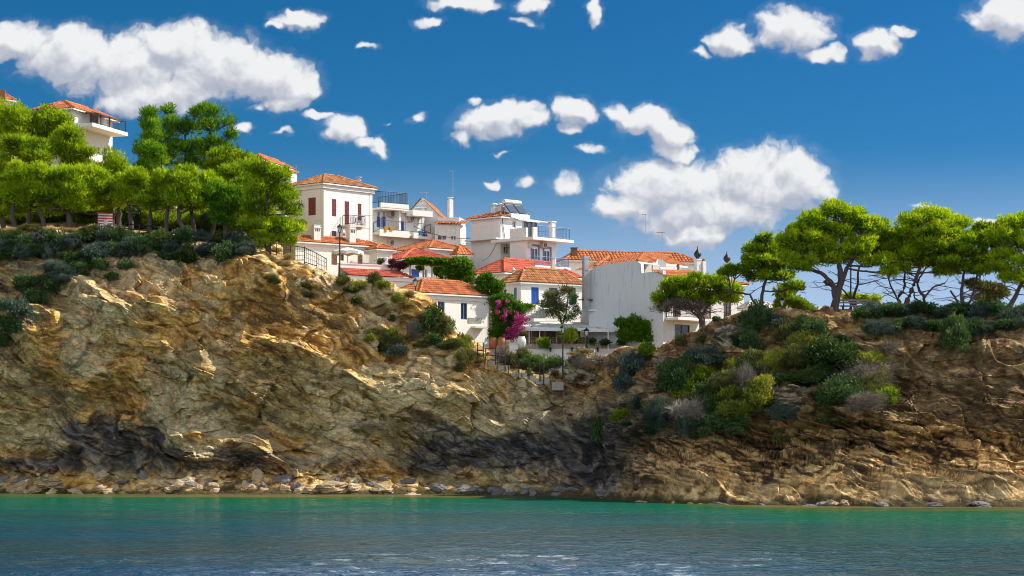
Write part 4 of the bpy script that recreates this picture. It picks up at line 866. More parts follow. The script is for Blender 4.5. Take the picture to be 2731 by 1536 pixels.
h20 = House('flat_white_house', 'low flat white building behind the big pine', 2110, 160, 66, 2098, 2225, 817, 850); h20.walls(); mb = MB(); h20.fbox(mb, 'R', .5, 1.1, h20.zt, h20.zt+.45, -1.5, -.9); mb.build('chimney', M['white'], h20.root)
# lower white house on the slope
h11 = House('lower_white_house', 'freestanding white house with orange hip roof on edge of cliff path', 1121, 153, 48, 1046, 1308, 781, 945)
h11.open('R', 1168, 1186, 804, 846, 'glass', 'dull_blue'); h11.open('R', 1229, 1246, 808, 852, 'glass', 'dull_blue'); h11.walls(); h11.cornice(.42, .1); h11.hip(1.12, .3, .22, 'tile')
mb = MB(); u0, u1, z0, z1 = h11.rect('R', 1248, 1283, 847, 861)
for k in range(5): h11.fbox(mb, 'R', u0, u1, z0+(z1-z0)*k/5, z0+(z1-z0)*k/5+.04, .004, .05)
for k in range(8): h11.fbox(mb, 'R', u0+(u1-u0)*k/7, u0+(u1-u0)*k/7+.03, z0, z1, .006, .04)
mb.build('carved_panel', M['concrete'], h11.root)
mb = MB(); u0, u1, z0, z1 = h11.rect('R', 1256, 1288, 871, 876); h11.fbox(mb, 'R', u0, u1, z0, z1, .004, .5); mb.build('ledge', M['pale_concrete'], h11.root)
mb = MB(); mb.tube([h11.pt('R', h11.Lr-.1, h11.zt-.4, .06), h11.pt('R', h11.Lr-.1, h11.zb-1, .06)], .05, 6); mb.build('drainpipe', M['brown_wood'], h11.root)
# vine terrace house
h12 = House('vine_house', 'house with dark red tiled hip roof above the vine pergola', 1074, 166, 58, 1008, 1214, 692, 770)
h12.open('R', 1097, 1118, 718, 745, 'shutter', 'blue'); h12.open('R', 1126, 1140, 718, 745, 'glass'); h12.walls(); h12.hip(1.05, .35, .28, 'tile_red', h=.07)
h13 = House('orange_roof_house', 'house with plain orange hip roof behind the vine pergola', 1146, 174, 50, 1050, 1236, 662, 720); h13.walls(); h13.cornice(.25, .1); h13.hip(.85, .3, .28, 'tile')
h14 = House('small_tile_house', 'small house with steep tiled roof against the tower house', 1222, 173, 58, 1206, 1256, 679, 720); h14.walls(); h14.hip(.8, .15, .25, 'tile')
# houses high on the left
h15 = House('hilltop_house', 'hilltop house with red roof and railed balcony above the pines', 190, 172, 17, 108, 300, 290, 430); h15.open('R', 240, 262, 300, 340, 'shutter', 'brown_wood'); h15.walls(); h15.hip(.9, .45, .28, 'tile')
zf = h15.zat('R', h15.u('R', 280), 352); mb = MB(); h15.fbox(mb, 'R', .5, h15.u('R', 294), zf-.3, zf, .003, 1.7); b15 = mb.build('balcony', M['white'], h15.root)
mb = MB(); rail(mb, [h15.pt('R', .6, zf, 1.6), h15.pt('R', h15.u('R', 290), zf, 1.6), h15.pt('R', h15.u('R', 290), zf, .1)], .95, .2, .014, .03); mb.build('railing', M['iron'], b15)
mb = MB()
for px_ in (226, 250): mb.tube([h15.pt('R', h15.u('R', px_), zf, 1.5), h15.pt('R', h15.u('R', px_), h15.zt-.1, 1.5)], .06, 6)
mb.box(h15.pt('R', 1.5, h15.zt-.05, 0), (*(h15.dr*(h15.u('R', 266)-1.5)), 0), (*(h15.nr*1.8), -.25), (0, 0, .07)); mb.build('porch', M['brown_wood'], h15.root)
h16 = House('edge_house', 'red roof corner just showing at left edge above the pines', -10, 176, 40, -60, 30, 262, 400); h16.walls(); h16.hip(.8, .3, .28, 'tile'); mb = MB(); c = P(5, 262, 176); mb.cbox(c-(0, 0, .5), .6, .6, 1.2, .2); mb.build('chimney', M['terracotta'], h16.roof)
h17 = House('skyline_house', 'stepped pale house on skyline behind the right hand pines of the grove', 700, 186, 15, 655, 775, 428, 540); h17.walls(); h17.hip(.7, .3, .28, 'tile')
h17b = House('skyline_block', 'small white roof block beside the mansion on skyline', 752, 183, 22, 728, 792, 447, 540); h17b.open('L', 757, 763, 452, 460, 'bars'); h17b.walls(); h17b.cornice(.15, .15, 'tile', 'RL')
antenna(712, 184, 425, 455, 'antenna on the stepped skyline house', ((0., .8), (.4, .6)), .2); antenna(790, 180, 440, 470, 'comb antenna just left of the mansion roof', ((0., 1.6),), .1)
h21 = House('grove_house', 'white house wall half hidden behind the pine trunks', 290, 170, 58, 276, 425, 520, 610); h21.open('R', 330, 345, 560, 590, 'glass'); h21.walls(); h21.hip(.8, .3, .28, 'tile')
# ---------------------------------------------------------------- foliage
def kites(pos, ori, L, Wd, rs):
    n = len(pos); ori = ori/(np.linalg.norm(ori, axis=1, keepdims=True)+1e-9); sd_ = np.cross(ori, rs.normal(size=(n, 3))); sd_ /= np.linalg.norm(sd_, axis=1, keepdims=True)+1e-9
    L = (L*rs.uniform(.7, 1.3, n))[:, None]; Wd = (Wd*rs.uniform(.7, 1.3, n))[:, None]; bend = rs.normal(size=(n, 3))*.12*L
    V_ = np.stack([pos, pos+ori*L*.5+sd_*Wd/2, pos+ori*L+bend, pos+ori*L*.5-sd_*Wd/2], 1).reshape(-1, 3)
    return V_, np.arange(4*n).reshape(-1, 4)
def puffs(cs, rad, per, L, Wd, rs, up=.5, out=.7, flat=.75, tint0=.5, tv=.2):
    """tufted clumps of needles or leaves round the centres CS"""
    n = len(cs); rad = np.broadcast_to(rad, n); k = int(per); d = rs.normal(size=(n, k, 3)); d /= np.linalg.norm(d, axis=2, keepdims=True)
    rr = rs.uniform(.25, 1., (n, k, 1))**.6; sc = np.array((1, 1, flat)); ru = rs.uniform(.75, 1.2, (n, 1, 3))
    rr = np.where(rs.uniform(size=rr.shape) < .10, rr*1.45, rr); p = cs[:, None]+d*rr*rad[:, None, None]*sc*ru; o = d*out+np.array((0, 0, up))+rs.normal(size=(n, k, 3))*.38
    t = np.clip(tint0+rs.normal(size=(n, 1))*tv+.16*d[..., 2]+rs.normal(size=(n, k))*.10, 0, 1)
    V_, F_ = kites(p.reshape(-1, 3), o.reshape(-1, 3), L, Wd, rs); return V_, F_, t.reshape(-1)
def blob_pts(c, r, n, rs, hollow=.45, low=-.75):
    d = rs.normal(size=(n*3, 3)); d /= np.linalg.norm(d, axis=1, keepdims=True); d = d[d[:, 2] > low][:n]; q = rs.uniform(hollow**2, 1., (len(d), 1))**.5
    return np.array(c)+d*q*np.array(r)
def limb(mb, a, b, r0, r1, rs, n=5, wob=.12, sag=0.):
    a, b = np.array(a, float), np.array(b, float); L = np.linalg.norm(b-a); pts = []
    w1, w2 = rs.normal(size=3)*wob*L, rs.normal(size=3)*wob*L
    for i in range(n+1):
        t = i/n; pts.append(a+(b-a)*t+w1*math.sin(math.pi*t)*.7+w2*math.sin(2*math.pi*t)*.4+np.array((0, 0, sag*L*math.sin(math.pi*t))))
    mb.tube(pts, [r0+(r1-r0)*i/n for i in range(n+1)], 6, cap=False); return pts
def pine(label, base, D, blobs, trunk, r0=.2, mat='pine', seed=0, puff=.55, per=130, dens=1., L=.30, Wd=.075, twigs=6, group='pines', name='pine_tree', cat='pine tree', bare=0, depth=.85, forks=()):
    """BLOBS are (x, y, rx, ry) photo pixels at distance D; TRUNK the pixels its stem passes"""
    if base[0] > 1990: D += 3.6
    elif base[0] > 1850: D += 2.6
    rs = np.random.RandomState(seed+11); b0 = P(base[0], base[1], D); zg = gz(b0[0], b0[1], b0[2]); zg = min(zg, b0[2]+.5)
    root = thing(name, label, cat, (b0[0], b0[1], zg), group); mb = MB()
    st = [np.array((b0[0], b0[1], zg-.4)), b0*np.array((1, 1, 0))+np.array((0, 0, max(b0[2], zg)))]
    for i, (a, b) in enumerate(trunk): q = P(a, b, D); q[1] += rs.normal()*.12; st.append(q)
    n = len(st); fine = [st[0]]
    for i in range(n-1):
        for k in range(1, 4): t = k/3; fine.append(st[i]*(1-t)+st[i+1]*t+(rs.normal(size=3)*.03 if k < 3 else 0))
    rad = [r0*(1.25-.85*i/(len(fine)-1)) for i in range(len(fine))]; mb.tube(fine, rad, 9)
    stems = [(fine, rad)]
    for fk in forks:
        pts = [fine[min(len(fine)-1, 3+3*fk[0])]]+[P(a, b, D+rs.uniform(-.4, .4)) for a, b in fk[1:]]; rr = [r0*.62*(1-.5*i/len(pts)) for i in range(len(pts))]
        ff = []; fr_ = []
        for i in range(len(pts)-1):
            for k in range(3): ff.append(pts[i]+(pts[i+1]-pts[i])*k/3+rs.normal(size=3)*.03*(k > 0)); fr_.append(rr[i]+(rr[i+1]-rr[i])*k/3)
        ff.append(pts[-1]); fr_.append(rr[-1]); mb.tube(ff, fr_, 7); stems.append((ff, fr_))
    CS = []; puff *= .82; per = int(per*.78)
    for (cx, cy, rx, ry) in blobs:
        c = P(cx, cy, D); s_ = D/F; r = np.array((rx*s_, max(rx, ry)*s_*depth, ry*s_)); c[1] += rs.uniform(-.5, .5)*r[1]
        m = max(5, int(dens*(4.9 if bare else 5.6)*(r[0]*r[2]+r[0]*r[1]*.5)/(puff*puff)/2.2)); q = blob_pts(c, np.maximum(r-puff*.6, .15), m, rs); CS.append(q)
        bs, br = min(stems, key=lambda s__: min(np.linalg.norm(p_-c) for p_ in s__[0]))
        j = [i for i, p_ in enumerate(bs) if p_[2] < c[2]-.12*r[2] and i > 2] or [len(bs)//2]
        i0 = min(j, key=lambda i: np.linalg.norm(bs[i]-c)+.25*abs(i-len(bs)*.7)*.3); a = bs[i0]; pts = limb(mb, a, c+(0, 0, -r[2]*.35), br[i0]*.55, .035, rs, 6, .07, -.03)
        for e in q[rs.permutation(len(q))[:twigs]]: limb(mb, pts[rs.randint(2, 6)], e, .035, .012, rs, 4, .08)
    for i in range(int(bare*.65)):
        bs, br = stems[rs.randint(len(stems))]; i0 = rs.randint(len(bs)//3, len(bs)-2); a = bs[i0]; e = a+np.array((rs.choice((-1, 1))*rs.uniform(.7, 2.1), rs.uniform(-1, 1), rs.uniform(-.25, .75))); pts = limb(mb, a, e, .035, .012, rs, 5, .10, .06)
        for k in range(4): p_ = pts[rs.randint(2, 6)]; limb(mb, p_, p_+np.array((rs.uniform(-.7, .7), rs.uniform(-.5, .5), rs.uniform(-.35, .35))), .014, .006, rs, 3, .1)
    mb.build('trunk', M['bark'], root, smooth=True)
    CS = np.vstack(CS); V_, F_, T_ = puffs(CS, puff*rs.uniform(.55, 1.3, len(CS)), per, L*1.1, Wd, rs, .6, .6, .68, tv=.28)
    me = raw_mesh('crown', V_-np.array(root.location), F_, M[mat], T_); link('crown', me, root); return root
def auto(x0, x1, y0, y1, seed, n=None, dome=1.):
    """clump layout of an irregular crown filling a pixel box"""
    rs = np.random.RandomState(seed); w, h = (x1-x0)/2, (y1-y0)/2; n = n or int(8+w*h/800); out = []; w *= 1.1; h *= 1.08; x0 -= w*.05; y0 -= h*.04
    for i in range(n):
        a = rs.uniform(0, 2*math.pi); q = math.sqrt(rs.uniform(0, 1)); s_ = rs.uniform(.30, .46); u, v = q*math.cos(a)*(1-s_), q*math.sin(a)*(1-s_)
        out.append((x0+w+u*w, y0+h+v*h, w*s_*rs.uniform(.9, 1.3), h*s_*rs.uniform(.7, 1.05)))
    return out
KIND = dict(dark=('scrub', .16, .085, .35, .6, 900), green=('shrub_leaf', .18, .10, .3, .7, 900), olive=('olive', .20, .06, .7, .6, 1100), yellow=('yellow', .20, .07, .7, .6, 1100), blue=('blue_scrub', .17, .06, .5, .6, 1000), twig=('twig', .5, .032, .35, .9, 480), straw=('straw', .5, .022, 1.3, .45, 700), lime=('lime', .20, .10, .5, .7, 900), tamarisk=('tamarisk', .24, .045, .9, .5, 1200), pine=('pine', .24, .07, .55, .65, 1300))
PROTO = {}
def bush_mesh(kind, var, size):
    k = (kind, var, size)
    if k not in PROTO:
        mat, L, Wd, up, out, per = KIND[kind]; rs = np.random.RandomState(hash((kind, size)) % 1000 if 0 else (sum(map(ord, kind))*7+var*131+int(size*10))); R_ = size
        if kind == 'straw': cs = np.array([(rs.uniform(-.38, .38)*R_, rs.uniform(-.38, .38)*R_, 0) for _ in range(9)]); V_, F_, T_ = puffs(cs, .25*R_, 90*R_+40, L*(.6+.4*R_), Wd, rs, up, out, .5, .5, .16)
        else:
            m = int(12+15*R_*R_); cs = blob_pts((0, 0, .15*R_), (R_*.82, R_*.82, R_*.66), m, rs, .45, -.5)*rs.uniform(.8, 1.12, (1, 3)); cs *= rs.uniform(.8, 1.15, (len(cs), 1)); q = max(.18, .31*R_**.6)
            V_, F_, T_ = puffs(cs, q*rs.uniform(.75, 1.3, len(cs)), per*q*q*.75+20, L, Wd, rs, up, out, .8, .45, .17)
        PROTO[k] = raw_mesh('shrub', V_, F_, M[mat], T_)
    return PROTO[k]
BR = np.random.RandomState(77)
def bush(px, py, w, h, kind, label, group, name='shrub', cat='shrub', D=None, sink=.25, push=.3):
    p = hit(px, py) if D is None else P(px, py, D)
    if p is None: return
    if D is None and 1325 < px < 1500 and py < 1000: D = 149.6; p = P(px, py, D)
    if px > 1740 and py > 880: w *= 1.35; h *= 1.3
    s_ = p[1]/F; rx, rz = w/2*s_, h/2*s_; size = min((.45, .9, 1.6), key=lambda q: abs(math.log(q/max(rx, .1))))
    p = p-np.array((0, rx*push, 0)); o = link(name, bush_mesh(kind, BR.randint(3), size), None, p); o.scale = (rx/size, rx/size*BR.uniform(.7, .9), rz/size*1.15); o.rotation_euler = (BR.uniform(-.12, .12), BR.uniform(-.15, .15), BR.uniform(0, 6.28))
    return tag(o, label, cat, group)
def foliage(name, label, cat, blobs, D, mat, L=.2, Wd=.11, puff=.4, per=90, dens=1., seed=0, group=None, up=.3, depth=.6, stem=None, bloom=None):
    """climbers and garden shrubs laid over what carries them"""
    rs = np.random.RandomState(seed+301); CS, BC = [], []
    for bl in blobs:
        cx, cy, rx, ry = bl[:4]; DD_ = D if len(bl) < 5 or bl[4] is None else bl[4]; s_ = DD_/F; r = np.array((rx*s_, max(.3, min(rx, ry)*s_*depth), ry*s_)); c = P(cx, cy, DD_)
        m = max(4, int(dens*6*(r[0]*r[2])/(puff*puff))); q = blob_pts(c, np.maximum(r-puff*.5, .08), m, rs, .3, -1.); q = q if len(bl) <= 5 or bloom else np.repeat(q, 2, 0)+rs.normal(size=(len(q)*2, 3))*.24; (BC if len(bl) > 5 else CS).append(q)
    v0 = np.vstack(CS+BC); loc = np.array((v0[:, 0].mean(), v0[:, 1].mean(), v0[:, 2].min()-.2)); root = thing(name, label, cat, loc, group)
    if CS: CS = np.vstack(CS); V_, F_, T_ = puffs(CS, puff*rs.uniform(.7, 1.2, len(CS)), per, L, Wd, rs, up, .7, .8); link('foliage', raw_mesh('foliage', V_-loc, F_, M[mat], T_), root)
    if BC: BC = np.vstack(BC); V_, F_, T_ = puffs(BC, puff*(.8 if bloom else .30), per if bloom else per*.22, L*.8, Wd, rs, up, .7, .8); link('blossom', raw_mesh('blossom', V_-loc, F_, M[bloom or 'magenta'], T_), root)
    if stem:
        mb = MB()
        for s_ in stem: mb.tube([P(a, b, D) for a, b in s_], [.07*(1-.5*i/len(s_)) for i in range(len(s_))], 6)
        mb.build('stem', M['bark'], root)
    return root
# ---------------------------------------------------------------- the pine grove on the left headland
g1 = 'pines of the left headland grove'
LT = [  # label, crown box, base, distance, needle, stem pixels
 ('pine at far left edge behind the grove', (-70,110,256,440), (10,600), 168, 'pine', [(12,500),(15,380)]),
 ('tall pine left of the hilltop house', (55,205,258,430), (130,600), 168, 'pine', [(130,500),(132,380)]),
 ('pine just in front of the hilltop house wall', (130,258,315,470), (196,600), 163, 'pine', [(195,500),(194,420)]),
 ('broad pine low in front of the left edge roof', (-30,140,340,500), (60,604), 161, 'pine', [(58,520),(55,430)]),
 ('round pine under the hilltop balcony', (225,372,390,545), (300,606), 160, 'pine', [(300,540),(298,470)]),
 ('dark narrow pointed pine right of the hilltop balcony', (352,452,282,480), (402,606), 168, 'pine_deep', [(402,500),(402,330)]),
 ('dark lower shoulder pine beside the pointed one', (388,470,372,520), (440,606), 165, 'pine_deep', [(436,540),(432,430)]),
 ('tallest dark round headed pine, left of two', (428,560,282,480), (498,606), 170, 'pine_deep', [(496,500),(494,360)]),
 ('tallest dark round headed pine, right of two', (500,620,276,470), (562,606), 169, 'pine_deep', [(562,500),(560,350)]),
 ('sloping crowned pine below the twin dark pines', (540,690,358,530), (622,612), 163, 'pine', [(622,540),(620,450)]),
 ('pine touching the skyline house at its crown', (620,765,415,585), (690,636), 160, 'pine', [(690,580),(690,500)]),
 ('leaning front pine at left edge with stripped stem', (-60,110,430,590), (9,607), 156, 'pine', [(10,560),(22,500)]),
 ('front pine with bent pale trunk near left edge', (0,150,410,560), (40,610), 155, 'pine', [(34,580),(36,540),(52,480)]),
 ('front pine with thin dark straight trunk', (55,200,440,585), (74,612), 155.5, 'pine', [(75,580),(78,540),(110,490)]),
 ('front pine with trunk forking to the left', (90,240,440,575), (119,608), 155, 'pine', [(112,580),(100,550),(150,490)]),
 ('front pine with thick cluster of dark stems', (130,300,430,565), (186,606), 155.5, 'pine', [(184,570),(180,540),(210,480)]),
 ('pine with slender forked trunk before the grove house', (230,395,455,560), (317,595), 157, 'pine', [(318,560),(316,530),(322,490)]),
 ('pine with pale leaning trunk by the black handrail', (290,420,450,570), (350,602), 156, 'pine', [(347,575),(342,548),(346,500)]),
 ('low bright pine hanging over the black handrail', (355,468,498,570), (398,618), 155, 'pine', [(399,590),(400,565),(404,530)]),
 ('straight dark trunked pine behind the handrail', (400,540,430,565), (445,632), 154.5, 'pine', [(445,600),(446,560),(460,490)]),
 ('pine with thick snaking trunk at end of handrail', (430,575,440,580), (484,633), 154, 'pine', [(492,612),(478,590),(474,560),(500,500)]),
 ('thin pine right of the snaking trunk', (470,600,450,560), (519,630), 155, 'pine', [(516,600),(508,570),(520,510)]),
 ('dark layered pine in shade with long low branches', (520,660,450,605), (602,632), 154, 'pine_deep', [(600,600),(600,560),(592,500)]),
 ('slim pine in middle of the grove edge', (540,690,430,580), (566,622), 157, 'pine', [(568,590),(580,540),(600,490)]),
 ('pine with dark stem leaning right at grove edge', (600,730,440,610), (648,640), 155, 'pine', [(642,610),(640,570),(655,520)])]
for i, (lab, bx, bs, D_, mt, tr) in enumerate(LT):
    bl = auto(*bx, 500+i, None)
    if 'pointed' in lab: bl = [(402,300,20,20),(398,330,30,28),(408,360,36,30),(400,395,44,34),(410,430,42,30),(385,455,34,26)]
    if 'left of two' in lab: bl = [(450,300,22,22),(470,330,40,32),(442,362,38,32),(502,345,34,28),(522,308,24,22),(475,402,52,34),(532,388,34,32),(440,425,34,28),(500,442,50,30)]
    if 'right of two' in lab: bl = [(540,290,26,22),(572,302,30,22),(603,326,24,22),(555,338,38,28),(613,368,22,28),(580,388,42,32),(540,404,34,28),(606,424,28,24),(570,444,44,26)]
    pine(lab, bs, D_, bl, tr, r0=.17 if D_ > 158 else .2+.04*('thick' in lab), mat=mt, seed=i*7, puff=.62 if D_ > 158 else .52, per=120, dens=.85, group=None, depth=.7, twigs=4, forks=((1, (200,560), (235,530)), (1, (168,560), (150,520))) if 'cluster' in lab else ())
pine('rightmost pine of the grove overlapping the mansion', (716,668), 152, [(690,450,48,28),(738,470,46,30),(700,500,60,34),(755,520,44,32),(690,555,48,30),(775,560,34,24),(735,600,46,26),(780,610,36,20),(668,600,36,28),(760,640,34,18),(700,640,40,20)], [(716,630),(714,590),(712,540),(712,480)], r0=.2, seed=901, puff=.5, per=120, depth=.8, twigs=5, bare=3)
FT = [(-40,60,330,470,176),(60,150,380,500,174),(140,240,400,540,172),(250,350,430,560,171),(330,430,460,580,170),(430,540,440,580,172),(540,640,460,590,170),(620,720,480,600,168),(-30,80,470,590,166),(90,200,480,595,166),(200,300,500,600,166),(660,740,540,640,163),(470,570,500,600,165)]
for i, (x0, x1, y0, y1, D_) in enumerate(FT):
    pine('pine crown filling the gaps between the front pines of the grove', ((x0+x1)/2, 612), D_, auto(x0, x1, y0, y1, 700+i, 9), [((x0+x1)/2, 560), ((x0+x1)/2+6, (y0+y1)/2)], r0=.14, seed=300+i, puff=.66, per=110, dens=.8, group='pines deeper in the grove', depth=.7, twigs=2)
# sunlit undergrowth behind the trunks
for i, px in enumerate(range(-10, 720, 52)):
    bush(px, 588+(px > 420)*14+(i % 3)*6, 120, 96, ('pine', 'lime', 'pine', 'green')[i % 4], 'leafy thicket closing the view between the grove trunks', 'thicket behind the grove trunks', 'thicket', 'bush', D=161.5, push=0.)
for i, (px, py, w, h) in enumerate([(20,590,90,70),(90,585,90,70),(150,590,80,60),(230,590,70,56),(505,600,80,60),(560,600,90,70),(640,605,100,76),(690,620,90,70),(745,615,60,50),(790,600,56,36),(620,640,70,46),(530,630,60,40)]):
    bush(px, py, w, h, ('lime', 'pine', 'green')[i % 3], 'sunlit bush growing behind the trunks of the pine grove', 'sunlit bushes behind the grove trunks', 'bush', 'bush', D=160, push=0.)
# ---------------------------------------------------------------- the pines on the right headland
pine('low flat topped pine with twisted trunk before the white house', (1869,852), 141, [(1800,762,44,24),(1850,752,46,26),(1905,758,48,28),(1945,775,40,24),(1770,790,30,16),(1830,788,50,22),(1890,796,50,24),(1760,800,22,12)], [(1869,842),(1866,828),(1872,812)], r0=.14, seed=31, puff=.42, per=120, L=.24, bare=9, twigs=8, forks=((1, (1845,815), (1815,795)), (1, (1895,808), (1935,792)), (0, (1850,835), (1842,822))), group=None)
pine('grey brown half dead pine crown under the flat topped pine', (1878,850), 141.8, [(1800,812,48,22),(1850,818,46,20),(1765,825,30,12)], [(1874,840),(1862,826)], r0=.07, seed=32, puff=.36, per=70, mat='twig', L=.3, Wd=.03, bare=6, group=None)
pine('slender pine standing alone left of the tall pine', (2028,835), 136, [(2040,640,30,20),(2020,665,40,24),(2062,668,36,24),(2030,700,52,26),(2070,705,46,24),(1998,695,34,20),(1965,718,38,16),(2040,735,56,20),(2095,738,34,16),(2120,765,34,14),(1940,728,24,12)], [(2030,805),(2036,775),(2044,745),(2046,700),(2042,660)], r0=.13, seed=33, puff=.40, per=125, L=.24, bare=8, twigs=6, forks=((0, (2000,785), (1965,780), (1930,778)),), group=None)
pine('tallest broad crowned pine on top of right headland', (2226,838), 133.5, [(2222,560,46,26),(2270,575,46,30),(2175,585,50,30),(2300,610,44,34),(2235,615,66,36),(2140,625,50,32),(2190,655,62,32),(2280,660,52,30),(2120,665,44,30),(2225,690,60,20),(2160,695,40,22),(2310,650,30,26),(2105,690,30,16),(2095,640,36,26),(2330,600,30,30),(2335,700,40,16),(2365,725,32,12),(2130,715,36,13)], [(2228,810),(2236,780),(2243,745),(2238,710),(2240,670),(2246,620)], r0=.27, seed=34, puff=.46, per=135, L=.25, bare=16, twigs=7, forks=((2, (2215,750), (2190,728), (2150,715)), (2, (2258,715), (2275,690)), (1, (2222,765), (2200,750))), group=None)
pine('thinner pine behind the bench with bent brown trunk', (2283,832), 137, [(2330,610,40,22),(2350,635,34,24),(2315,655,40,24),(2345,670,34,20),(2300,690,34,14),(2375,645,40,28),(2385,680,34,20)], [(2281,800),(2278,790),(2288,760),(2288,725),(2300,690)], r0=.12, seed=35, puff=.42, per=110, L=.24, bare=12, twigs=6, forks=((0, (2262,790), (2245,770)),), group=None)
pine('low pale green sapling between bench and slope', (2300,832), 139, [(2290,795,28,10),(2325,800,30,10),(2262,793,20,8)], [(2300,815),(2298,800)], r0=.05, seed=36, puff=.3, per=80, L=.22, bare=2, group=None)
pine('pine with several crooked stems right of the bench', (2398,812), 136, [(2420,640,40,22),(2390,660,36,24),(2440,670,46,24),(2400,695,42,20),(2455,700,36,18),(2420,615,34,18),(2372,625,32,20),(2350,600,26,18)], [(2396,790),(2410,770),(2412,740),(2416,700)], r0=.12, seed=37, puff=.42, per=120, L=.24, bare=12, forks=((0, (2385,780), (2372,750), (2365,728)),), group=None)
pine('domed pine with straight leaning trunk in middle of the row', (2417,812), 134.5, [(2430,590,48,26),(2478,572,46,26),(2510,580,44,28),(2560,600,42,30),(2500,615,62,30),(2450,625,56,26),(2545,640,56,30),(2480,655,64,28),(2580,640,34,30),(2440,680,46,20),(2400,715,36,14),(2525,725,44,15),(2360,690,30,16)], [(2424,790),(2436,760),(2448,730),(2462,690),(2480,640)], r0=.17, seed=38, puff=.46, per=130, L=.25, bare=14, twigs=7, group=None)
pine('pine with zigzag trunk between the domed pines', (2464,812), 135.2, [(2520,690,50,20),(2480,700,40,18),(2545,675,40,20)], [(2464,795),(2452,775),(2446,755),(2456,735),(2470,715)], r0=.11, seed=39, puff=.4, per=110, L=.24, bare=14, forks=((1, (2490,765), (2520,755)), (0, (2440,795), (2436,775))), group=None)
pine('twin stemmed pine before the leaning one at right', (2570,826), 133, [(2560,665,46,24),(2610,680,44,26),(2590,640,40,24),(2640,700,40,22),(2575,705,50,20),(2530,700,34,18),(2610,720,40,16),(2630,640,40,26),(2620,610,34,22),(2670,660,30,24)], [(2566,800),(2565,770),(2570,740),(2575,710)], r0=.15, seed=40, puff=.42, per=125, L=.24, bare=16, twigs=7, forks=((0, (2590,800), (2598,770), (2605,735)), (0, (2550,800), (2535,775))), group=None)
pine('yellowing drooping pine low at right end of the row', (2636,830), 134, [(2640,770,44,18),(2600,760,34,14),(2665,785,36,18),(2620,800,34,16),(2650,815,30,14)], [(2640,805),(2646,780)], r0=.08, seed=41, puff=.38, per=100, L=.24, mat='olive', bare=6, group=None)
pine('steeply leaning pine cut by right edge of view', (2686,832), 131.5, [(2690,600,46,24),(2735,590,50,28),(2660,625,44,24),(2710,640,60,30),(2760,650,50,34),(2680,680,48,24),(2735,700,50,26),(2660,715,40,20),(2700,740,46,20),(2760,760,40,24)], [(2700,805),(2716,775),(2730,745),(2735,690)], r0=.18, seed=42, puff=.46, per=125, L=.25, bare=10, twigs=6, group=None)
for i, (px, py, w, h) in enumerate([(2120,815,70,46),(2150,825,64,34),(2095,790,46,60),(2080,818,40,40)]):
    bush(px, py, w, h, 'lime', 'bright green bush behind the brow left of the tall pine', 'bright bushes left of the tall pine', 'bush', 'bush', D=146, push=0.)
bush(1950, 800, 60, 60, 'lime', 'bright yellow green pine bush under the long branch', None, 'bush', 'bush', D=146, push=0.)
# ---------------------------------------------------------------- shrubs
LR = np.random.RandomState(5)
lip = [(x_, 652+10*math.sin(x_*.02)+LR.uniform(-14, 14)) for x_ in range(-20, 720, 34)]+[(x_, 688+LR.uniform(-14, 14)) for x_ in list(range(-20, 380, 40))+[450, 500, 560, 600, 640]]
for i, (px, py) in enumerate(lip):
    k = ('dark', 'blue', 'dark', 'green', 'blue')[i % 5]
    bush(px, py, LR.uniform(70, 105), LR.uniform(52, 78), k, {'dark': 'dark scrub bush hanging over the lip of the left cliff', 'blue': 'blue grey scrub bush hanging over the lip of the left cliff', 'green': 'deep green bush hanging over the lip of the left cliff'}[k], {'dark': 'dark scrub along the left cliff lip', 'blue': 'blue grey scrub along the left cliff lip', 'green': 'deep green bushes along the left cliff lip'}[k])
for i, (px, py, w, h) in enumerate([(215,725,90,64),(170,745,90,70),(130,770,84,70),(95,800,80,70),(60,835,84,76),(25,875,80,80),(0,915,60,60),(150,720,90,60),(70,760,80,60),(265,712,70,50),(20,820,70,60),(340,712,60,40),(300,740,44,30)]):
    bush(px, py, w, h, ('dark', 'blue', 'dark')[i % 3], 'dark scrub in the diagonal belt running down the far left cliff', 'scrub of the far left diagonal belt')
for i, (px, py, w, h) in enumerate([(30,618,90,36),(80,614,80,30),(135,616,70,30),(190,620,80,34),(240,622,70,34),(290,625,80,34),(345,630,70,30),(400,634,80,30),(460,642,80,30),(520,642,80,28),(580,648,80,28),(660,655,60,30)]):
    bush(px, py, w, h, ('straw', 'olive', 'straw')[i % 3], 'dry grass clump under the pines on the left cliff edge', 'dry grass under the left pines', 'grass_clump', 'grass')
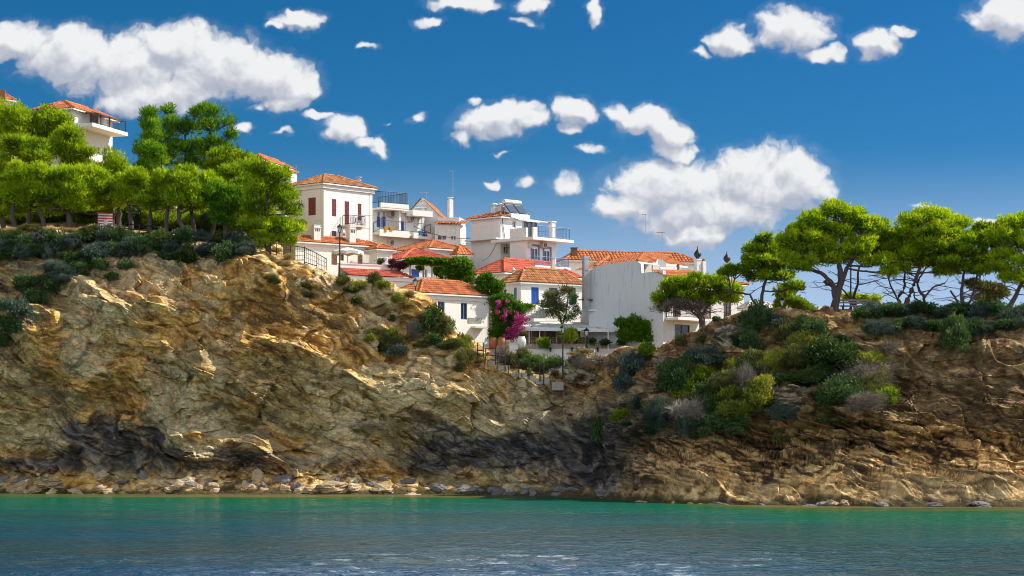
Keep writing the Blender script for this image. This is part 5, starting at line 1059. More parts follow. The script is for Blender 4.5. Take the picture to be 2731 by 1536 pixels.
one_off = [  # px, py, w, h, kind, label
 (735,672,50,34,'straw','pale dry grass clump where the grove ends at the cliff edge'), (770,690,40,24,'straw','straw grass tuft on the sunlit cliff corner below the railing'), (845,705,36,22,'straw','spiky dry grass left of the upper street lamp'),
 (800,668,60,54,'green','dark bush behind the green railing at the cliff top'), (878,692,54,44,'lime','bright feathery bush left of the upper street lamp base'), (868,668,40,30,'green','small bush under the left end of the white parasol'),
 (885,722,60,40,'olive','olive green tuft at foot of the upper street lamp'), (955,744,100,52,'olive','large domed olive bush in front of the red roofed annexe'), (915,756,54,44,'olive','flowering olive shrub left of the domed bush'), (958,768,46,30,'yellow','yellowing shrub under the domed bush'), (1000,752,50,44,'olive','olive shrub right of the domed bush'), (1022,766,50,40,'yellow','yellow green shrub beside the annexe wall'), (935,775,44,24,'dark','dark shrub shaded under the cliff edge bushes'),
 (1062,802,56,44,'yellow','yellow green bush on the ledge below the middle lamp'), (1092,790,44,26,'straw','rusty dry grass at the foot of the middle lamp'), (1042,786,50,26,'straw','golden grass on the sunlit brow below the orange roof'),
 (1005,888,90,34,'olive','flat olive shrub on the mid cliff ledge'), (990,906,56,36,'yellow','yellow shrub at left end of the mid cliff ledge'), (1052,910,64,62,'olive','rounded olive shrub beside the grey dead bush'), (1102,892,56,54,'twig','grey dead dome shaped bush on the mid cliff ledge'), (1015,935,80,40,'dark','dark shrub hanging below the mid cliff ledge'), (1065,942,70,40,'blue','bluish shrub hanging below the grey dead bush'), (1120,924,54,34,'olive','small olive shrub right of the grey dead bush'), (1048,882,24,14,'lime','tiny green tuft on the mid cliff ledge'),
 (1152,868,76,86,'green','tall dark green bush against left half of the lower white house'), (1190,880,80,84,'olive','olive bush with pale flowers under the house windows'), (1208,842,44,80,'pine','upright feathery bush between the two house windows'), (1228,880,54,90,'pine','feathery bush under the right house window'), (1158,912,80,46,'dark','dark shrub below the tall green bush'), (1200,926,90,46,'olive','spreading dry shrub under the house corner'), (1240,925,64,60,'yellow','yellow flowering bush beside the stair top'), (1236,965,66,64,'olive','dark domed shrub on the sunlit slope'), (1135,945,70,34,'straw','straw grass on the slope below the house'), (1180,950,60,30,'straw','dry grass beside the domed shrub'), (1285,965,40,26,'straw','thin dry grass by the upper steps'),
 (1360,994,44,46,'yellow','round golden bush beside the stair foot'), (1412,1004,20,32,'yellow','little yellow plant on the steps'), (1370,965,56,50,'olive','grey olive bush behind the middle handrail'), (1340,958,40,44,'twig','dry twiggy bush behind the upper handrail'),
 (1418,978,92,62,'tamarisk','soft green tamarisk bush left of the tall lamp'), (1466,982,84,58,'tamarisk','soft green tamarisk bush just beside the tall lamp'), (1440,990,60,40,'olive','grey green bush low behind the lower handrail'), (1395,950,50,40,'olive','olive bush below the white urn'), (1480,1000,30,24,'straw','dry tuft beside the lamp foot'),
 (1690,990,84,110,'blue','large blue grey shrub at the start of right headland'), (1662,1032,60,84,'blue','lower blue grey shrub beside the cove'), (1725,955,60,74,'dark','dark upright shrub above the blue grey shrubs'), (1640,975,60,30,'twig','low bare twigs along the terrace foot'), (1600,965,44,18,'twig','bare twigs right of the rounded rock knob'),
 (1690,926,70,56,'lime','bright lime bush at right end of the taverna wall'), (1722,938,60,50,'lime','second lime bush leaning behind the dark shrub'), (1748,898,60,62,'pine','sunlit young pine bush below the balcony corner'), (1790,884,76,54,'pine','sunlit young pine bush under the brown balcony'), (1836,872,70,44,'pine','young pine bush right of the brown balcony'), (1880,862,60,40,'lime','light green bush behind the grey rock'), (1705,908,44,36,'green','green bush under the ivy'),
 (2018,862,116,116,'dark','very large dark green bush on the brow above the grey rock'), (1992,930,80,90,'dark','dark bush below the big brow bush'), (2072,866,80,56,'blue','grey blue bush beside the earth path'), (2155,888,96,66,'dark','dark green bush below the earth path'), (2092,908,64,74,'olive','pale olive bush below the earth path'), (2146,925,96,66,'yellow','bright yellow green bush in upper middle of right slope'), (2210,972,136,120,'green','broad deep green bush in middle of right slope'), (2124,972,84,80,'olive','olive bush left of the broad deep green one'), (2018,966,66,54,'olive','olive flowering bush under the dark brow bushes'), (2066,978,92,70,'yellow','flowering olive yellow bush amid the slope'), (1958,990,66,54,'yellow','most vivid yellow bush on the right slope'), (1882,968,112,80,'blue','blue green bush below the grey rock'), (1808,1025,104,116,'dark','dark green bush at left side of the slope scrub'), (1864,1012,84,64,'lime','fresh green bush right of the dark left bush'), (1834,1054,66,64,'lime','fresh green bush low on left side of the slope'), (1936,1026,84,64,'olive','dull olive bush left of the dead bush'), (1981,1022,54,66,'twig','purple grey dead bush amid the slope scrub'), (2028,1036,66,54,'yellow','yellow olive bush right of the dead bush'), (2124,1026,96,56,'green','green bush just above the slab rock'), (1954,1092,116,90,'yellow','yellow flowered bush at the lower edge of the scrub'), (2018,1060,74,56,'yellow','straw yellow bush above the yellow flowered one'), (1868,1068,84,56,'olive','olive bush above the purple dead scrub'), (1844,1108,96,66,'twig','purple brown dead scrub low on the slope'), (1918,1142,130,72,'dark','dark blue green bush at bottom of the slope scrub'), (1834,1146,64,90,'blue','drooping blue grey bush at bottom left of the scrub'), (1764,1120,84,104,'blue','drooping slate blue shrub over the left flank'), (2302,1012,120,70,'twig','big grey dead bush at right side of the scrub'), (2318,1045,116,90,'olive','silvery olive bush over the grey dead one'), (2358,1070,64,56,'lime','green bush at right tip of the scrub'), (2238,1062,124,96,'dark','shadowy dark bush under the broad green one'), (2306,1086,90,50,'twig','white skeletal dead branches at lower right of the scrub'), (2320,972,74,54,'yellow','dry yellow bush above the dead bush'), (2092,1106,76,60,'blue','small blue grey bush under the slab rock'), (2202,1102,44,30,'olive','small olive tuft below the dark bush'), (1900,1045,70,50,'green','green bush deep in middle of the scrub'), (2180,1010,80,60,'dark','dark bush right of the slab rock'), (1990,1000,70,60,'green','green bush under the vivid yellow one'), (2070,1030,60,50,'dark','dark bush between yellow bushes'), (1900,1090,70,60,'dark','dark gap bush beside the yellow flowered bush'),
 (1655,1112,62,50,'lime','fresh green tuft on the left flank ridge'), (1598,1156,44,80,'dark','dark green cushion hanging over the cove'), (1700,1080,50,40,'blue','small slate shrub on the flank above the cove'),
 (2545,915,84,116,'dark','dark bush hanging in the gully of right headland'), (2580,885,70,60,'blue','grey blue bush beside the gully'), (2420,865,90,44,'dark','dark bush under the twin domed pines')]
for px, py, w, h, k, lab in one_off: bush(px, py, w, h, k, lab, None, 'shrub' if k != 'straw' else 'grass_clump', 'shrub' if k != 'straw' else 'grass')
for i, px in enumerate(range(2300, 2760, 30)):
    bush(px, 838+LR.uniform(-6, 10)-12*math.exp(-((px-2430)/80)**2), LR.uniform(70, 96), LR.uniform(44, 62), ('dark', 'blue', 'dark')[i % 3], 'dark scrub bush along the brow under the right hand pines', 'scrub along the right brow')
for i, px in enumerate(range(2340, 2740, 48)): bush(px, 872+LR.uniform(-8, 12), 80, 50, ('blue', 'dark')[i % 2], 'dark scrub bush in the second row below the right brow', 'second row of scrub below the right brow')
for i in range(74):
    px, py = LR.uniform(1640, 2420), LR.uniform(850, 1175); k = ('straw', 'twig', 'olive', 'straw', 'dark')[i % 5]
    if px+py*.6 < 2330: continue
    bush(px, py, LR.uniform(22, 44), LR.uniform(18, 32), k, {'straw': 'dry straw tuft scattered over right headland slope', 'twig': 'small leafless twiggy plant scattered over right headland slope', 'olive': 'small olive cushion plant scattered over right headland slope', 'dark': 'small dark cushion plant scattered over right headland slope'}[k], 'scattered '+k+' plants of the right slope', 'tuft', 'plant')
for i in range(34):
    px = LR.uniform(720, 1290); py = np.interp(px, SK, T_crest)+LR.uniform(6, 90); k = ('straw', 'olive', 'straw')[i % 3]
    bush(px, py, LR.uniform(20, 44), LR.uniform(16, 30), k, 'dry straw tuft rooted on the descending brow of left cliff' if k == 'straw' else 'small olive cushion plant rooted on the descending brow of left cliff', 'scattered '+k+' plants of the left brow', 'tuft', 'plant')
# ---------------------------------------------------------------- rocks
def rock_mesh(seed, mat, sub=4, flat=.7):
    bm = bmesh.new(); bmesh.ops.create_icosphere(bm, subdivisions=sub, radius=1.); v = np.array([w.co[:] for w in bm.verts]); fc = np.array([[q.index for q in f.verts] for f in bm.faces]); bm.free(); rs = np.random.RandomState(seed)
    for _ in range(9):
        n = rs.normal(size=3); n /= np.linalg.norm(n); c = rs.uniform(.55, .9); d = v@n; v = v-np.where(d > c, (d-c)*.8, 0)[:, None]*n
    d = fbm(v[:, 0]*1.6+seed, v[:, 1]*1.6, v[:, 2]*2.4, 4, seed)*.22+saw_(v[:, 2]*3.1+v[:, 0]*.9)*.10+fbm(v[:, 0]*6+seed, v[:, 1]*6, v[:, 2]*8, 3, seed+1)*.05; v = v*(1+d)[:, None]*np.array((1, .8, flat)); return raw_mesh('rock', v, fc, mat)
def saw_(q): f = q-np.floor(q); return np.where(f < .8, f/.8, (1-f)/.2)
def boulder_mat(name, a, b_):
    m, t, b = new_mat(name); co = t.new('ShaderNodeTexCoord').outputs['Object']; oi = t.new('ShaderNodeObjectInfo').outputs['Random']
    n = t.noise(t.mapv(co, sc=(1, 1, 2.5)), 3., 5, .7); c = t.mix(t.m('ADD', t.m('MULTIPLY', n, .7), t.m('MULTIPLY', oi, .4), clamp=True), a, b_); t.l.new(c, b.inputs['Base Color']); b.inputs['Roughness'].default_value = .9
    bn = t.new('ShaderNodeBump'); bn.inputs['Strength'].default_value = .8; bn.inputs['Distance'].default_value = .06; t.l.new(t.noise(co, 6., 5, .7), bn.inputs['Height']); t.l.new(bn.outputs[0], b.inputs['Normal']); return m
MB1 = boulder_mat('pale_boulder', (.24, .15, .075), (.68, .53, .34)); MB2 = boulder_mat('grey_boulder', (.09, .085, .09), (.27, .26, .25))
RM = {1: [rock_mesh(900+i, MB1) for i in range(6)], 2: [rock_mesh(950+i, MB2) for i in range(5)]}
RR = np.random.RandomState(21)
def boulder(px, py, w, h, k, label, group, D=None):
    p = hit(px, py) if D is None else P(px, py, D)
    if p is None: return
    s_ = p[1]/F; o = link('boulder', RM[k][RR.randint(len(RM[k]))], None, p+np.array((0, 0, -.1*h*s_))); r = w/2*s_; o.scale = (r*1.1, r*RR.uniform(.8, 1.2), h/2*s_*1.5); o.rotation_euler = (RR.uniform(-.2, .2), RR.uniform(-.25, .25), RR.uniform(0, 6.28)); return tag(o, label, 'rock', group)
for px, py, w, h, k, lab in [(265,1272,62,34,1,'large pale wedge shaped boulder near left end of the beach'), (130,1290,100,30,1,'long brown boulder at left end of the beach'), (382,1272,46,34,2,'grey rounded boulder behind the beach'), (492,1288,62,36,1,'pale boulder with peaked top in middle of the beach'), (688,1270,44,46,1,'tallest pale block standing on the beach'), (765,1275,70,36,2,'big grey boulder right of the tallest block'), (880,1298,100,36,1,'widest pale boulder at right end of the beach'), (938,1300,54,26,1,'pale boulder beside the widest one'), (1018,1305,66,26,1,'pale boulder with a dark grey one behind'), (1085,1322,96,14,1,'flat brown rock awash off the beach end'), (1360,1310,30,16,1,'single orange boulder at the cove waterline'), (1170,1302,60,24,2,'dark slab boulder at the right beach end'), (1240,1304,56,24,2,'dark slab boulder near the cove'), (1320,1308,40,24,2,'grey block boulder by the orange boulder')]: boulder(px, py, w, h, k, lab, None)
for i in range(64):
    px = RR.uniform(-20, 1120); pale = RR.uniform() < .72
    boulder(px, (1300 if pale else 1286)+RR.uniform(-8, 12), RR.uniform(18, 46), RR.uniform(12, 26), 1 if pale else 2, 'small pale boulder lying on the beach below the left cliff' if pale else 'small grey boulder at the back of the beach below the left cliff', 'small pale beach boulders' if pale else 'small grey beach boulders')
for i in range(16): boulder(RR.uniform(1130, 1700), 1310+RR.uniform(-6, 10), RR.uniform(18, 50), RR.uniform(12, 24), 2, 'dark wet boulder at the waterline of the cove', 'dark boulders in the cove')
for i in range(22): boulder(RR.uniform(1640, 2740), 1346+RR.uniform(-4, 8), RR.uniform(18, 60), RR.uniform(10, 20), 2 if i % 3 else 1, 'broken rock half sunk along the waterline of right headland', 'broken rocks at the right waterline')
MK = boulder_mat('earthy_rock', (.06, .05, .03), (.30, .24, .15))
def crag_mesh(seed):
    me = rock_mesh(seed, M['rock'], 6, 1.); n = len(me.vertices); v = np.empty(n*3, np.float32); me.vertices.foreach_get('co', v); v = v.reshape(-1, 3).astype(float)
    q = v[:, 2]+v[:, 0]*.35+.25*fbm(v[:, 0]*1.5, v[:, 1]*1.5, v[:, 2]*1.5, 3, seed); d = (saw(q/.34)-.5)*.10+(saw(q/.13)-.5)*.045+fbm(v[:, 0]*3.5, v[:, 1]*3.5, v[:, 2]*5, 4, seed+2)*.06
    me.vertices.foreach_set('co', (v*(1+d)[:, None]).astype(np.float32).ravel()); c = nramp(.5+.4*(saw(q/.34)-.5)+.6*fbm(v[:, 0]*2, v[:, 1]*2, v[:, 2]*6, 4, seed+4), [(.15, (.06, .05, .035)), (.45, (.19, .155, .095)), (.7, (.34, .28, .17)), (.9, (.42, .37, .27))])
    a = me.attributes.new('geology', 'FLOAT_COLOR', 'POINT'); a.data.foreach_set('color', np.concatenate([np.clip(c, .01, .8), np.ones((n, 1))], 1).astype(np.float32).ravel()); return me
kn = link('rock_knob', crag_mesh(31), None, P(1549, 992, 147.5)); kn.scale = (1.45, 1.3, 1.6); tag(kn, 'big rounded earthy rock knob in front of the taverna wall', 'rock')
gr = link('grey_outcrop', crag_mesh(37), None, P(1930, 915, 136.5)); gr.scale = (1.25, 1.4, 1.25); tag(gr, 'pale grey cracked outcrop under the largest brow bush', 'rock')
sl = link('slab_outcrop', crag_mesh(41), None, hit(2110, 1066) if hit(2110, 1066) is not None else P(2110, 1066, 130)); sl.scale = (1.4, 1.0, .8); tag(sl, 'layered rounded slab rock amid the slope scrub', 'rock')
for px, py, w, h, k in [(1530,945,50,20,'straw'), (1560,940,40,18,'straw'), (1550,975,50,40,'twig'), (1575,985,40,30,'straw')]: bush(px, py, w, h, k, 'dry tangle of grass and roots on the rounded rock knob', 'dry tangle on the rock knob', 'grass_clump', 'grass', D=146.2, push=0)
# ---------------------------------------------------------------- street lamps, rails, bench
def lamp(px, y0, y1, D, label, short=False):
    b = P(px, y1, D); zg = min(b[2], gz(b[0], b[1], b[2])+.02) if not short else b[2]; zt = Z(y0, D); r = thing('street_lamp', label, 'street lamp', (b[0], b[1], zg), 'black street lamps'); mb = MB(); hgt = zt-zg-.62
    mb.lathe((b[0], b[1], zg-.3), [(.11, 0), (.11, .55), (.07, .62), (.055, 1.0), (.045, hgt+.3)], 8); mb.cbox((b[0], b[1], zg+hgt), .16, .16, .04); mb.build('post', M['iron'], r)
    mb = MB(); z_ = zg+hgt+.045
    for i in range(4):
        a, c = math.pi/4+i*math.pi/2, math.pi/4+(i+1)*math.pi/2; q = lambda an, ra, zz: (b[0]+ra*math.cos(an), b[1]+ra*math.sin(an), zz)
        mb.poly([q(a, .10, z_), q(c, .10, z_), q(c, .19, z_+.34), q(a, .19, z_+.34)])
    lg = mb.build('lantern', M['lamp_glass'], r)
    mb = MB(); mb.lathe((b[0], b[1], z_+.345), [(.25, 0), (.2, .06), (.08, .17), (.03, .2), (.03, .26)], 8)
    for i in range(4): a = math.pi/4+i*math.pi/2; mb.tube([(b[0]+.105*math.cos(a), b[1]+.105*math.sin(a), z_), (b[0]+.2*math.cos(a), b[1]+.2*math.sin(a), z_+.345)], .016, 4)
    mb.build('cap', M['iron'], r)
lamp(906, 598, 716, 153, 'street lamp before the long chimneyed house on cliff edge'); lamp(1108, 742, 800, 152.5, 'street lamp before the orange roof of the lower white house'); lamp(1501, 866, 1018, 148, 'street lamp standing in front of the taverna canopy'); lamp(1564, 874, 935, 151, 'short lamp on the taverna terrace wall', True); lamp(2269, 672, 832, 138, 'street lamp rising between the tall pine and the bench'); lamp(2085, 792, 836, 139.5, 'low street lamp beside the slender lone pine')
bn_ = thing('park_bench', 'dark wooden park bench seen from behind under the tall pine', 'bench', P(2278, 834, 137.5)); bx0, bx1 = X(2240, 137.5), X(2316, 137.5); bz = gz(X(2278, 137.5), 137.5, Z(834, 137.5)); bh = max(bz, Z(836, 137.5))
for k, (za, y_) in enumerate(((.74, 0), (.58, .02))): mb = MB(); mb.box((bx0, 137.5+y_, bh+za), (bx1-bx0, 0, 0), (0, .04, 0), (0, 0, .11)); mb.build('backrest', M['grey_wood'], bn_)
mb = MB()
for k in range(3): mb.box((bx0, 137.58+k*.15, bh+.42), (bx1-bx0, 0, 0), (0, .12, 0), (0, 0, .04))
mb.box((bx0+.1, 137.56, bh+.38), (bx1-bx0-.2, 0, 0), (0, .44, 0), (0, 0, .036)); mb.build('seat', M['grey_wood'], bn_)
for x_ in (bx0+.22, bx1-.3):
    for y_ in (137.55, 137.95): mb = MB(); mb.box((x_, y_, bh-.4), (.08, 0, 0), (0, .06, 0), (0, 0, .8 if y_ > 137.7 else 1.2)); mb.build('leg', M['iron'], bn_)
st = thing('stair_rail', 'black stepped tubular handrail climbing from the stairs to the house', 'handrail', P(1380, 985, 150))
def sdep(a_, b_, d_): h_ = hit(a_, b_); return d_ if h_ is None else min(d_, h_[1]-.35)
mb = MB()
for x0, x1, ya, yb in [(1274,1289,914,955),(1295,1322,930,965),(1326,1347,949,985),(1356,1384,957,1000),(1392,1411,967,1005),(1440,1450,972,1018)]:
    D_ = sdep(x0, yb+4, 150.5-(x0-1274)*.012); mb.tube([P(x0, yb, D_), P(x0, ya, D_), P(x1, ya, D_), P(x1, yb+8, D_)], .05, 6); mb.tube([P(x0, (ya+yb)/2, D_), P(x1, (ya+yb)/2, D_)], .035, 5)
for xa, ya, xb, yb in [(1289,936,1295,936),(1322,954,1326,954),(1347,962,1356,962),(1384,972,1392,972),(1411,985,1440,990)]: mb.tube([P(xa, ya, 150.2-(xa-1274)*.012), P(xb, yb, 150.2-(xa-1274)*.012)], .026, 5)
mb.build('handrail', M['iron'], st)
for i, (x0, x1, y0, y1) in enumerate([(1296,1330,962,972),(1330,1360,974,984),(1384,1406,994,1003),(1406,1430,1003,1011),(1430,1466,1010,1020)]):
    D_ = sdep((x0+x1)/2, y1, 150.); mb = MB(); a = P(x0, y1, D_); mb.box((a[0], a[1]+.25, a[2]-.12), (X(x1, D_)-a[0], 0, 0), (0, 1.4, 0), (0, 0, Z(y0, D_)-a[2]+.12)); wtop('stone_step', mb, 'concrete', 'pale stone step of the cliff stairs', 'step', 'steps of the cliff stairs')
db_ = sdep(1488, 1036, 150.); mb = MB(); a = P(1472, 1037, db_); mb.box(a-(0, 0, .1), (X(1503, db_)-a[0], 0, 0), (0, 2., 0), (0, 0, Z(1019, db_)-a[2]+.1)); wtop('concrete_block', mb, 'stone', 'grey concrete block at bottom end of the cliff stairs', 'block')
gr_ = thing('grove_handrail', 'black two bar handrail between trunks of the pine grove', 'handrail', P(400, 630, 154.5)); mb = MB(); px_ = [332, 372, 412, 450, 483]
for i in range(4):
    for dy in (0, 13): mb.tube([P(px_[i], 596+dy+i*4, 154.5), P(px_[i+1], 596+dy+(i+1)*4, 154.5)], .045, 5)
for i, q in enumerate(px_): mb.tube([P(q, 596+i*4, 154.5), P(q, 640+i*3, 154.5)], .032, 5)
mb.build('handrail', M['iron'], gr_)
fr_ = thing('mesh_fence', 'green wire fence panels on the cliff top by the last pine', 'fence', P(790, 700, 153)); mb = MB(); q_ = [(738,650),(775,655),(812,660),(845,676),(870,690)]
for (xa, ya), (xb, yb) in zip(q_, q_[1:]):
    for k in range(4): mb.tube([P(xa, ya+k*13, 153), P(xb, yb+k*11, 153)], .014 if 0 < k < 3 else .03, 4)
    for k in range(6): t = k/6; mb.tube([P(xa+(xb-xa)*t, ya+(yb-ya)*t, 153), P(xa+(xb-xa)*t, ya+(yb-ya)*t+40, 153)], .012, 4)
for xa, ya in q_: mb.tube([P(xa, ya-3, 153), P(xa, ya+55, 153)], .035, 6)
mb.build('panel', M['iron'], fr_)
# ---------------------------------------------------------------- gardens and terraces between the houses
um = thing('canvas_parasol', 'large white canvas parasol shading the brown doors', 'parasol', P(925, 715, 160)); c = P(927, 659, 160); mb = MB(); nn_ = 8; rad_ = 1.25
ring = [c+np.array((rad_*math.cos(a), rad_*.9*math.sin(a), -.36)) for a in np.linspace(0, 2*math.pi, nn_+1)[:-1]]
for i in range(nn_):
    a, b = ring[i], ring[(i+1) % nn_]; m_ = (a+b)/2+(0, 0, .07); mb.poly([c, a, m_]); mb.poly([c, m_, b]); mb.poly([a, m_, m_-(0, 0, .2), a-(0, 0, .26)]); mb.poly([m_, b, b-(0, 0, .26), m_-(0, 0, .2)])
mb.build('canopy', M['canvas'], um); mb = MB(); mb.tube([c+(0, 0, .05), c-(0, 0, 2.2)], .03, 6); mb.build('pole', M['pale_wood'], um)
kd = thing('striped_kiosk', 'small kiosk with red and white striped boards under the pines', 'kiosk', P(279, 610, 157)); a = P(262, 612, 157); wv_k = X(298, 157)-a[0]; hk = Z(566, 157)-a[2]
for nm, od, mt in (('red_boards', 0, 'red_paint'), ('white_boards', 1, 'paint')):
    mb = MB()
    for k in range(od, 13, 2): mb.box(a+(0, 0, hk*k/13), (wv_k, .35, 0), (-.3, 1.2, 0), (0, 0, hk/13-.004))
    mb.build(nm, M[mt], kd)
mb = MB(); mb.box(a+(wv_k*.42, -.06, hk*.1), (wv_k*.25, .08, 0), (0, .05, 0), (0, 0, hk*.5)); mb.build('notice', M['pale_concrete'], kd)
dk = thing('dark_shelter', 'dark tarpaulin shelter beside the striped kiosk', 'shelter', P(228, 612, 158)); mb = MB(); a = P(200, 572, 158); mb.box(a, (X(258, 158)-a[0], 0, .1), (0, 1.8, 0), (0, 0, .14)); mb.build('roof', M['iron'], dk)
for q in (203, 255):
    for y_ in (158.1, 159.6): mb = MB(); mb.tube([(X(q, 158), y_, a[2]), (X(q, 158), y_, a[2]-1.6)], .04, 5); mb.build('post', M['iron'], dk)
pv = thing('vine_pergola', 'weathered timber pergola carrying a grape vine beside blue shutters', 'pergola', P(1140, 738, 161)); mb = MB(); D_ = 161
mb.box(P(1090, 705, D_), np.array((X(1192, D_)-X(1090, D_), 0, Z(711, D_)-Z(704, D_))), (0, .12, 0), (0, 0, .12)); mb.box(P(1090, 702, D_+2.5), np.array((X(1192, D_)-X(1090, D_), 0, -.1)), (0, .12, 0), (0, 0, .12))
for k in range(8): q = P(1092+k*14, 704+k*.8, D_-.2); mb.box(q, (.09, 0, 0), (0, 3., .05), (0, 0, .1))
mb.build('beams', M['pale_wood'], pv)
for q, y0, y1 in ((1094, 705, 742), (1152, 708, 745), (1188, 710, 745)): mb = MB(); mb.tube([P(q, y1, D_), P(q, y0, D_)], .07, 7); mb.build('post', M['pale_wood'], pv)
for q in (1157, 1188): mb = MB(); a = P(q, 752, 160.4); mb.cbox(a-(0, 0, .4), .32, .32, .9); wtop('planter_pillar', mb, 'white', 'white planter pillar under the vine pergola', 'pillar', 'white planter pillars')
mb = MB(); a = P(1090, 741, 160.6); mb.box(a-(0, 0, 1.), (X(1215, 160.6)-a[0], 0, 0), (0, .2, 0), (0, 0, 1.05)); wtop('garden_wall', mb, 'white', 'low white garden wall below the vine pergola', 'wall')
foliage('grape_vine', 'leafy grape vine spread along the timber pergola', 'vine', [(1100,697,20,5),(1130,696,22,6),(1160,697,20,6),(1185,699,22,8),(1120,714,8,9,163),(1172,722,14,16,163)], 160.8, 'leaf', .2, .15, .24, 60, 1.2, 1)
foliage('climbing_vine', 'dense bright vine tumbling down beside the tower house', 'vine', [(1208,706,24,16),(1232,705,26,18),(1244,730,22,26),(1215,730,22,22),(1235,760,22,18),(1205,755,18,20),(1190,735,14,16)], 160.5, 'leaf', .22, .16, .34, 70, 1.1, 2)
foliage('purple_creeper', 'purple leaved creeper on the lattice left of vine pergola', 'creeper', [(1022,703,14,11),(1045,704,16,10),(1070,706,16,11),(1015,696,8,6,161,0)], 161, 'purple', .14, .09, .3, 90, 1.2, 3, bloom='leaf')
foliage('garden_bush', 'green garden bush between the vine and red hip roof house', 'bush', [(1290,750,30,18),(1310,770,34,26),(1280,785,36,26),(1325,795,24,20),(1300,742,10,14),(1330,765,12,12)], 157.5, 'leaf', .18, .10, .42, 95, 1.1, 4)
foliage('bougainvillea', 'tall bougainvillea with magenta blossom beside the lower white house', 'bush', [(1325,810,24,26),(1350,815,34,34),(1330,850,26,34),(1365,850,30,34),(1345,885,36,20),(1320,890,14,16),(1385,825,18,18),(1388,850,17,16,151.8,1),(1372,876,20,18,151.8,1),(1395,866,8,8,151.8,1),(1360,892,14,9,151.8,1),(1343,838,10,7,151.8,1),(1330,812,6,8,151.8,1),(1386,893,12,8,151.8,1)], 152.6, 'leaf', .15, .09, .36, 95, 1.15, 5)
foliage('ivy', 'dark ivy climbing the foot of the blank grey wall', 'ivy', [(1660,862,18,14),(1688,862,22,22),(1705,885,32,26),(1722,872,18,22),(1736,900,14,20),(1670,890,26,22)], 150.9, 'leaf', .15, .12, .32, 100, 1.3, 6, depth=.4)
foliage('olive_tree', 'airy olive tree hung with green creeper on the taverna terrace', 'tree', [(1478,790,34,24),(1512,778,26,18),(1455,812,22,14),(1490,820,30,20),(1470,835,22,14),(1530,800,14,26,155.6,1),(1536,835,12,26,155.6,1),(1518,845,16,18,155.6,1),(1500,850,14,14,155.6,1)], 156, 'olive', .18, .05, .36, 60, .9, 7, stem=[[(1497,905),(1499,870),(1492,840),(1480,800)],[(1499,870),(1510,835),(1515,790)],[(1495,850),(1470,825),(1455,812)]], bloom='leaf')
tv = thing('taverna', 'long taverna front with dark glazed shutters under the canopy', 'building', P(1470, 915, 158.5)); D_ = 158.6; mb = MB(); a = P(1376, 930, D_)
mb.box(a, (X(1622, D_)-a[0], 0, 0), (0, 1.5, 0), (0, 0, Z(860, D_)-a[2])); mb.build('wall', M['white'], tv)
for q in range(5): mb = MB(); a = P(1384+q*35, 916, D_-.09); mb.box(a, (X(1384+q*35+32, D_)-a[0], 0, 0), (0, .08, 0), (0, 0, Z(864, D_)-a[2])); pn = mb.build('shutter', M['brown_wood'], tv); mb = MB(); b = P(1388+q*35, 903, D_-.12); mb.box(b, (X(1411+q*35, D_)-b[0], 0, 0), (0, .02, 0), (0, 0, Z(870, D_)-b[2])); mb.build('pane', M['glass'], pn)
mb = MB(); a = P(1380, 858, D_+1.3); b = P(1490, 858, D_+1.3); tile_plane(mb, P(1378, 850, 157.6), P(1500, 850, 157.6), P(1500, 822, 158.9), P(1400, 822, 158.9), .26, .04); mb.build('roof', M['pale_concrete'], tv)
ax_h = House('taverna_annexe', 'small annexe with short red tiled slope against the grey wall', 1618, 154.6, 56, 1548, 1632, 826, 915); ax_h.open('L', 1572, 1596, 838, 862, 'bars', 'brown_wood'); ax_h.walls(); mb = MB(); tile_plane(mb, P(1560, 822, 154.6), P(1606, 812, 154), P(1602, 798, 155.6), P(1582, 804, 156), .25, .05); ax_h.roof = mb.build('roof', M['tile_red'], ax_h.root); mb = MB(); mb.box(P(1548, 829, 154), (X(1618, 154)-X(1548, 154), -.1, 0), (0, 1., 0), (0, 0, .1)); mb.build('eaves', M['paint'], ax_h.root)
cp = thing('terrace_canopy', 'long white terrace canopy on thin posts in front of taverna', 'canopy', P(1530, 915, 154))
mb = MB(); f0_, f1_ = P(1378, 874, 152.4), P(1692, 880, 152.4); r0_, r1_ = P(1392, 859, 157.8), P(1622, 861, 157.8); up_ = np.array((0, 0, .06)); n_ = 14
for i in range(n_):
    a, b = f0_+(f1_-f0_)*i/n_, f0_+(f1_-f0_)*(i+1)/n_; c_, d_ = r0_+(r1_-r0_)*(i+1)/n_, r0_+(r1_-r0_)*i/n_; s_ = (0, 0, -.05*(i % 2)); mb.poly([a, b, c_, d_]); mb.poly([d_+up_, c_+up_, b+up_+s_, a+up_])
mb.build('awning', M['canvas'], cp)
mb = MB(); mb.box(f0_-(0, .08, .2), f1_-f0_, (0, .08, 0), (0, 0, .26)); mb.build('front_beam', M['paint'], cp)
for q, y0, y1, D2 in [(1411,876,915,152.6),(1439,876,950,152.6),(1484,877,915,154),(1563,878,915,153),(1622,879,955,151.3),(1640,880,915,154),(1645,880,915,155),(1682,881,915,152.6)]: mb = MB(); mb.tube([P(q, y1, D2), P(q, y0, D2)], .045, 6); mb.build('post', M['paint'], cp)
tw = thing('terrace_wall', 'white terrace wall with rough fieldstone coping below the taverna', 'wall', P(1540, 960, 151.8)); a = P(1403, 985, 151.8); L_ = X(1676, 151.8)-a[0]; mb = MB(); mb.box(a-(0, 0, 1.), (L_, 0, 0), (0, .4, 0), (0, 0, Z(929, 151.8)-a[2]+1.)); mb.build('wall', M['white'], tw)
mb = MB(); rs_ = random.Random(3); xx = a[0]
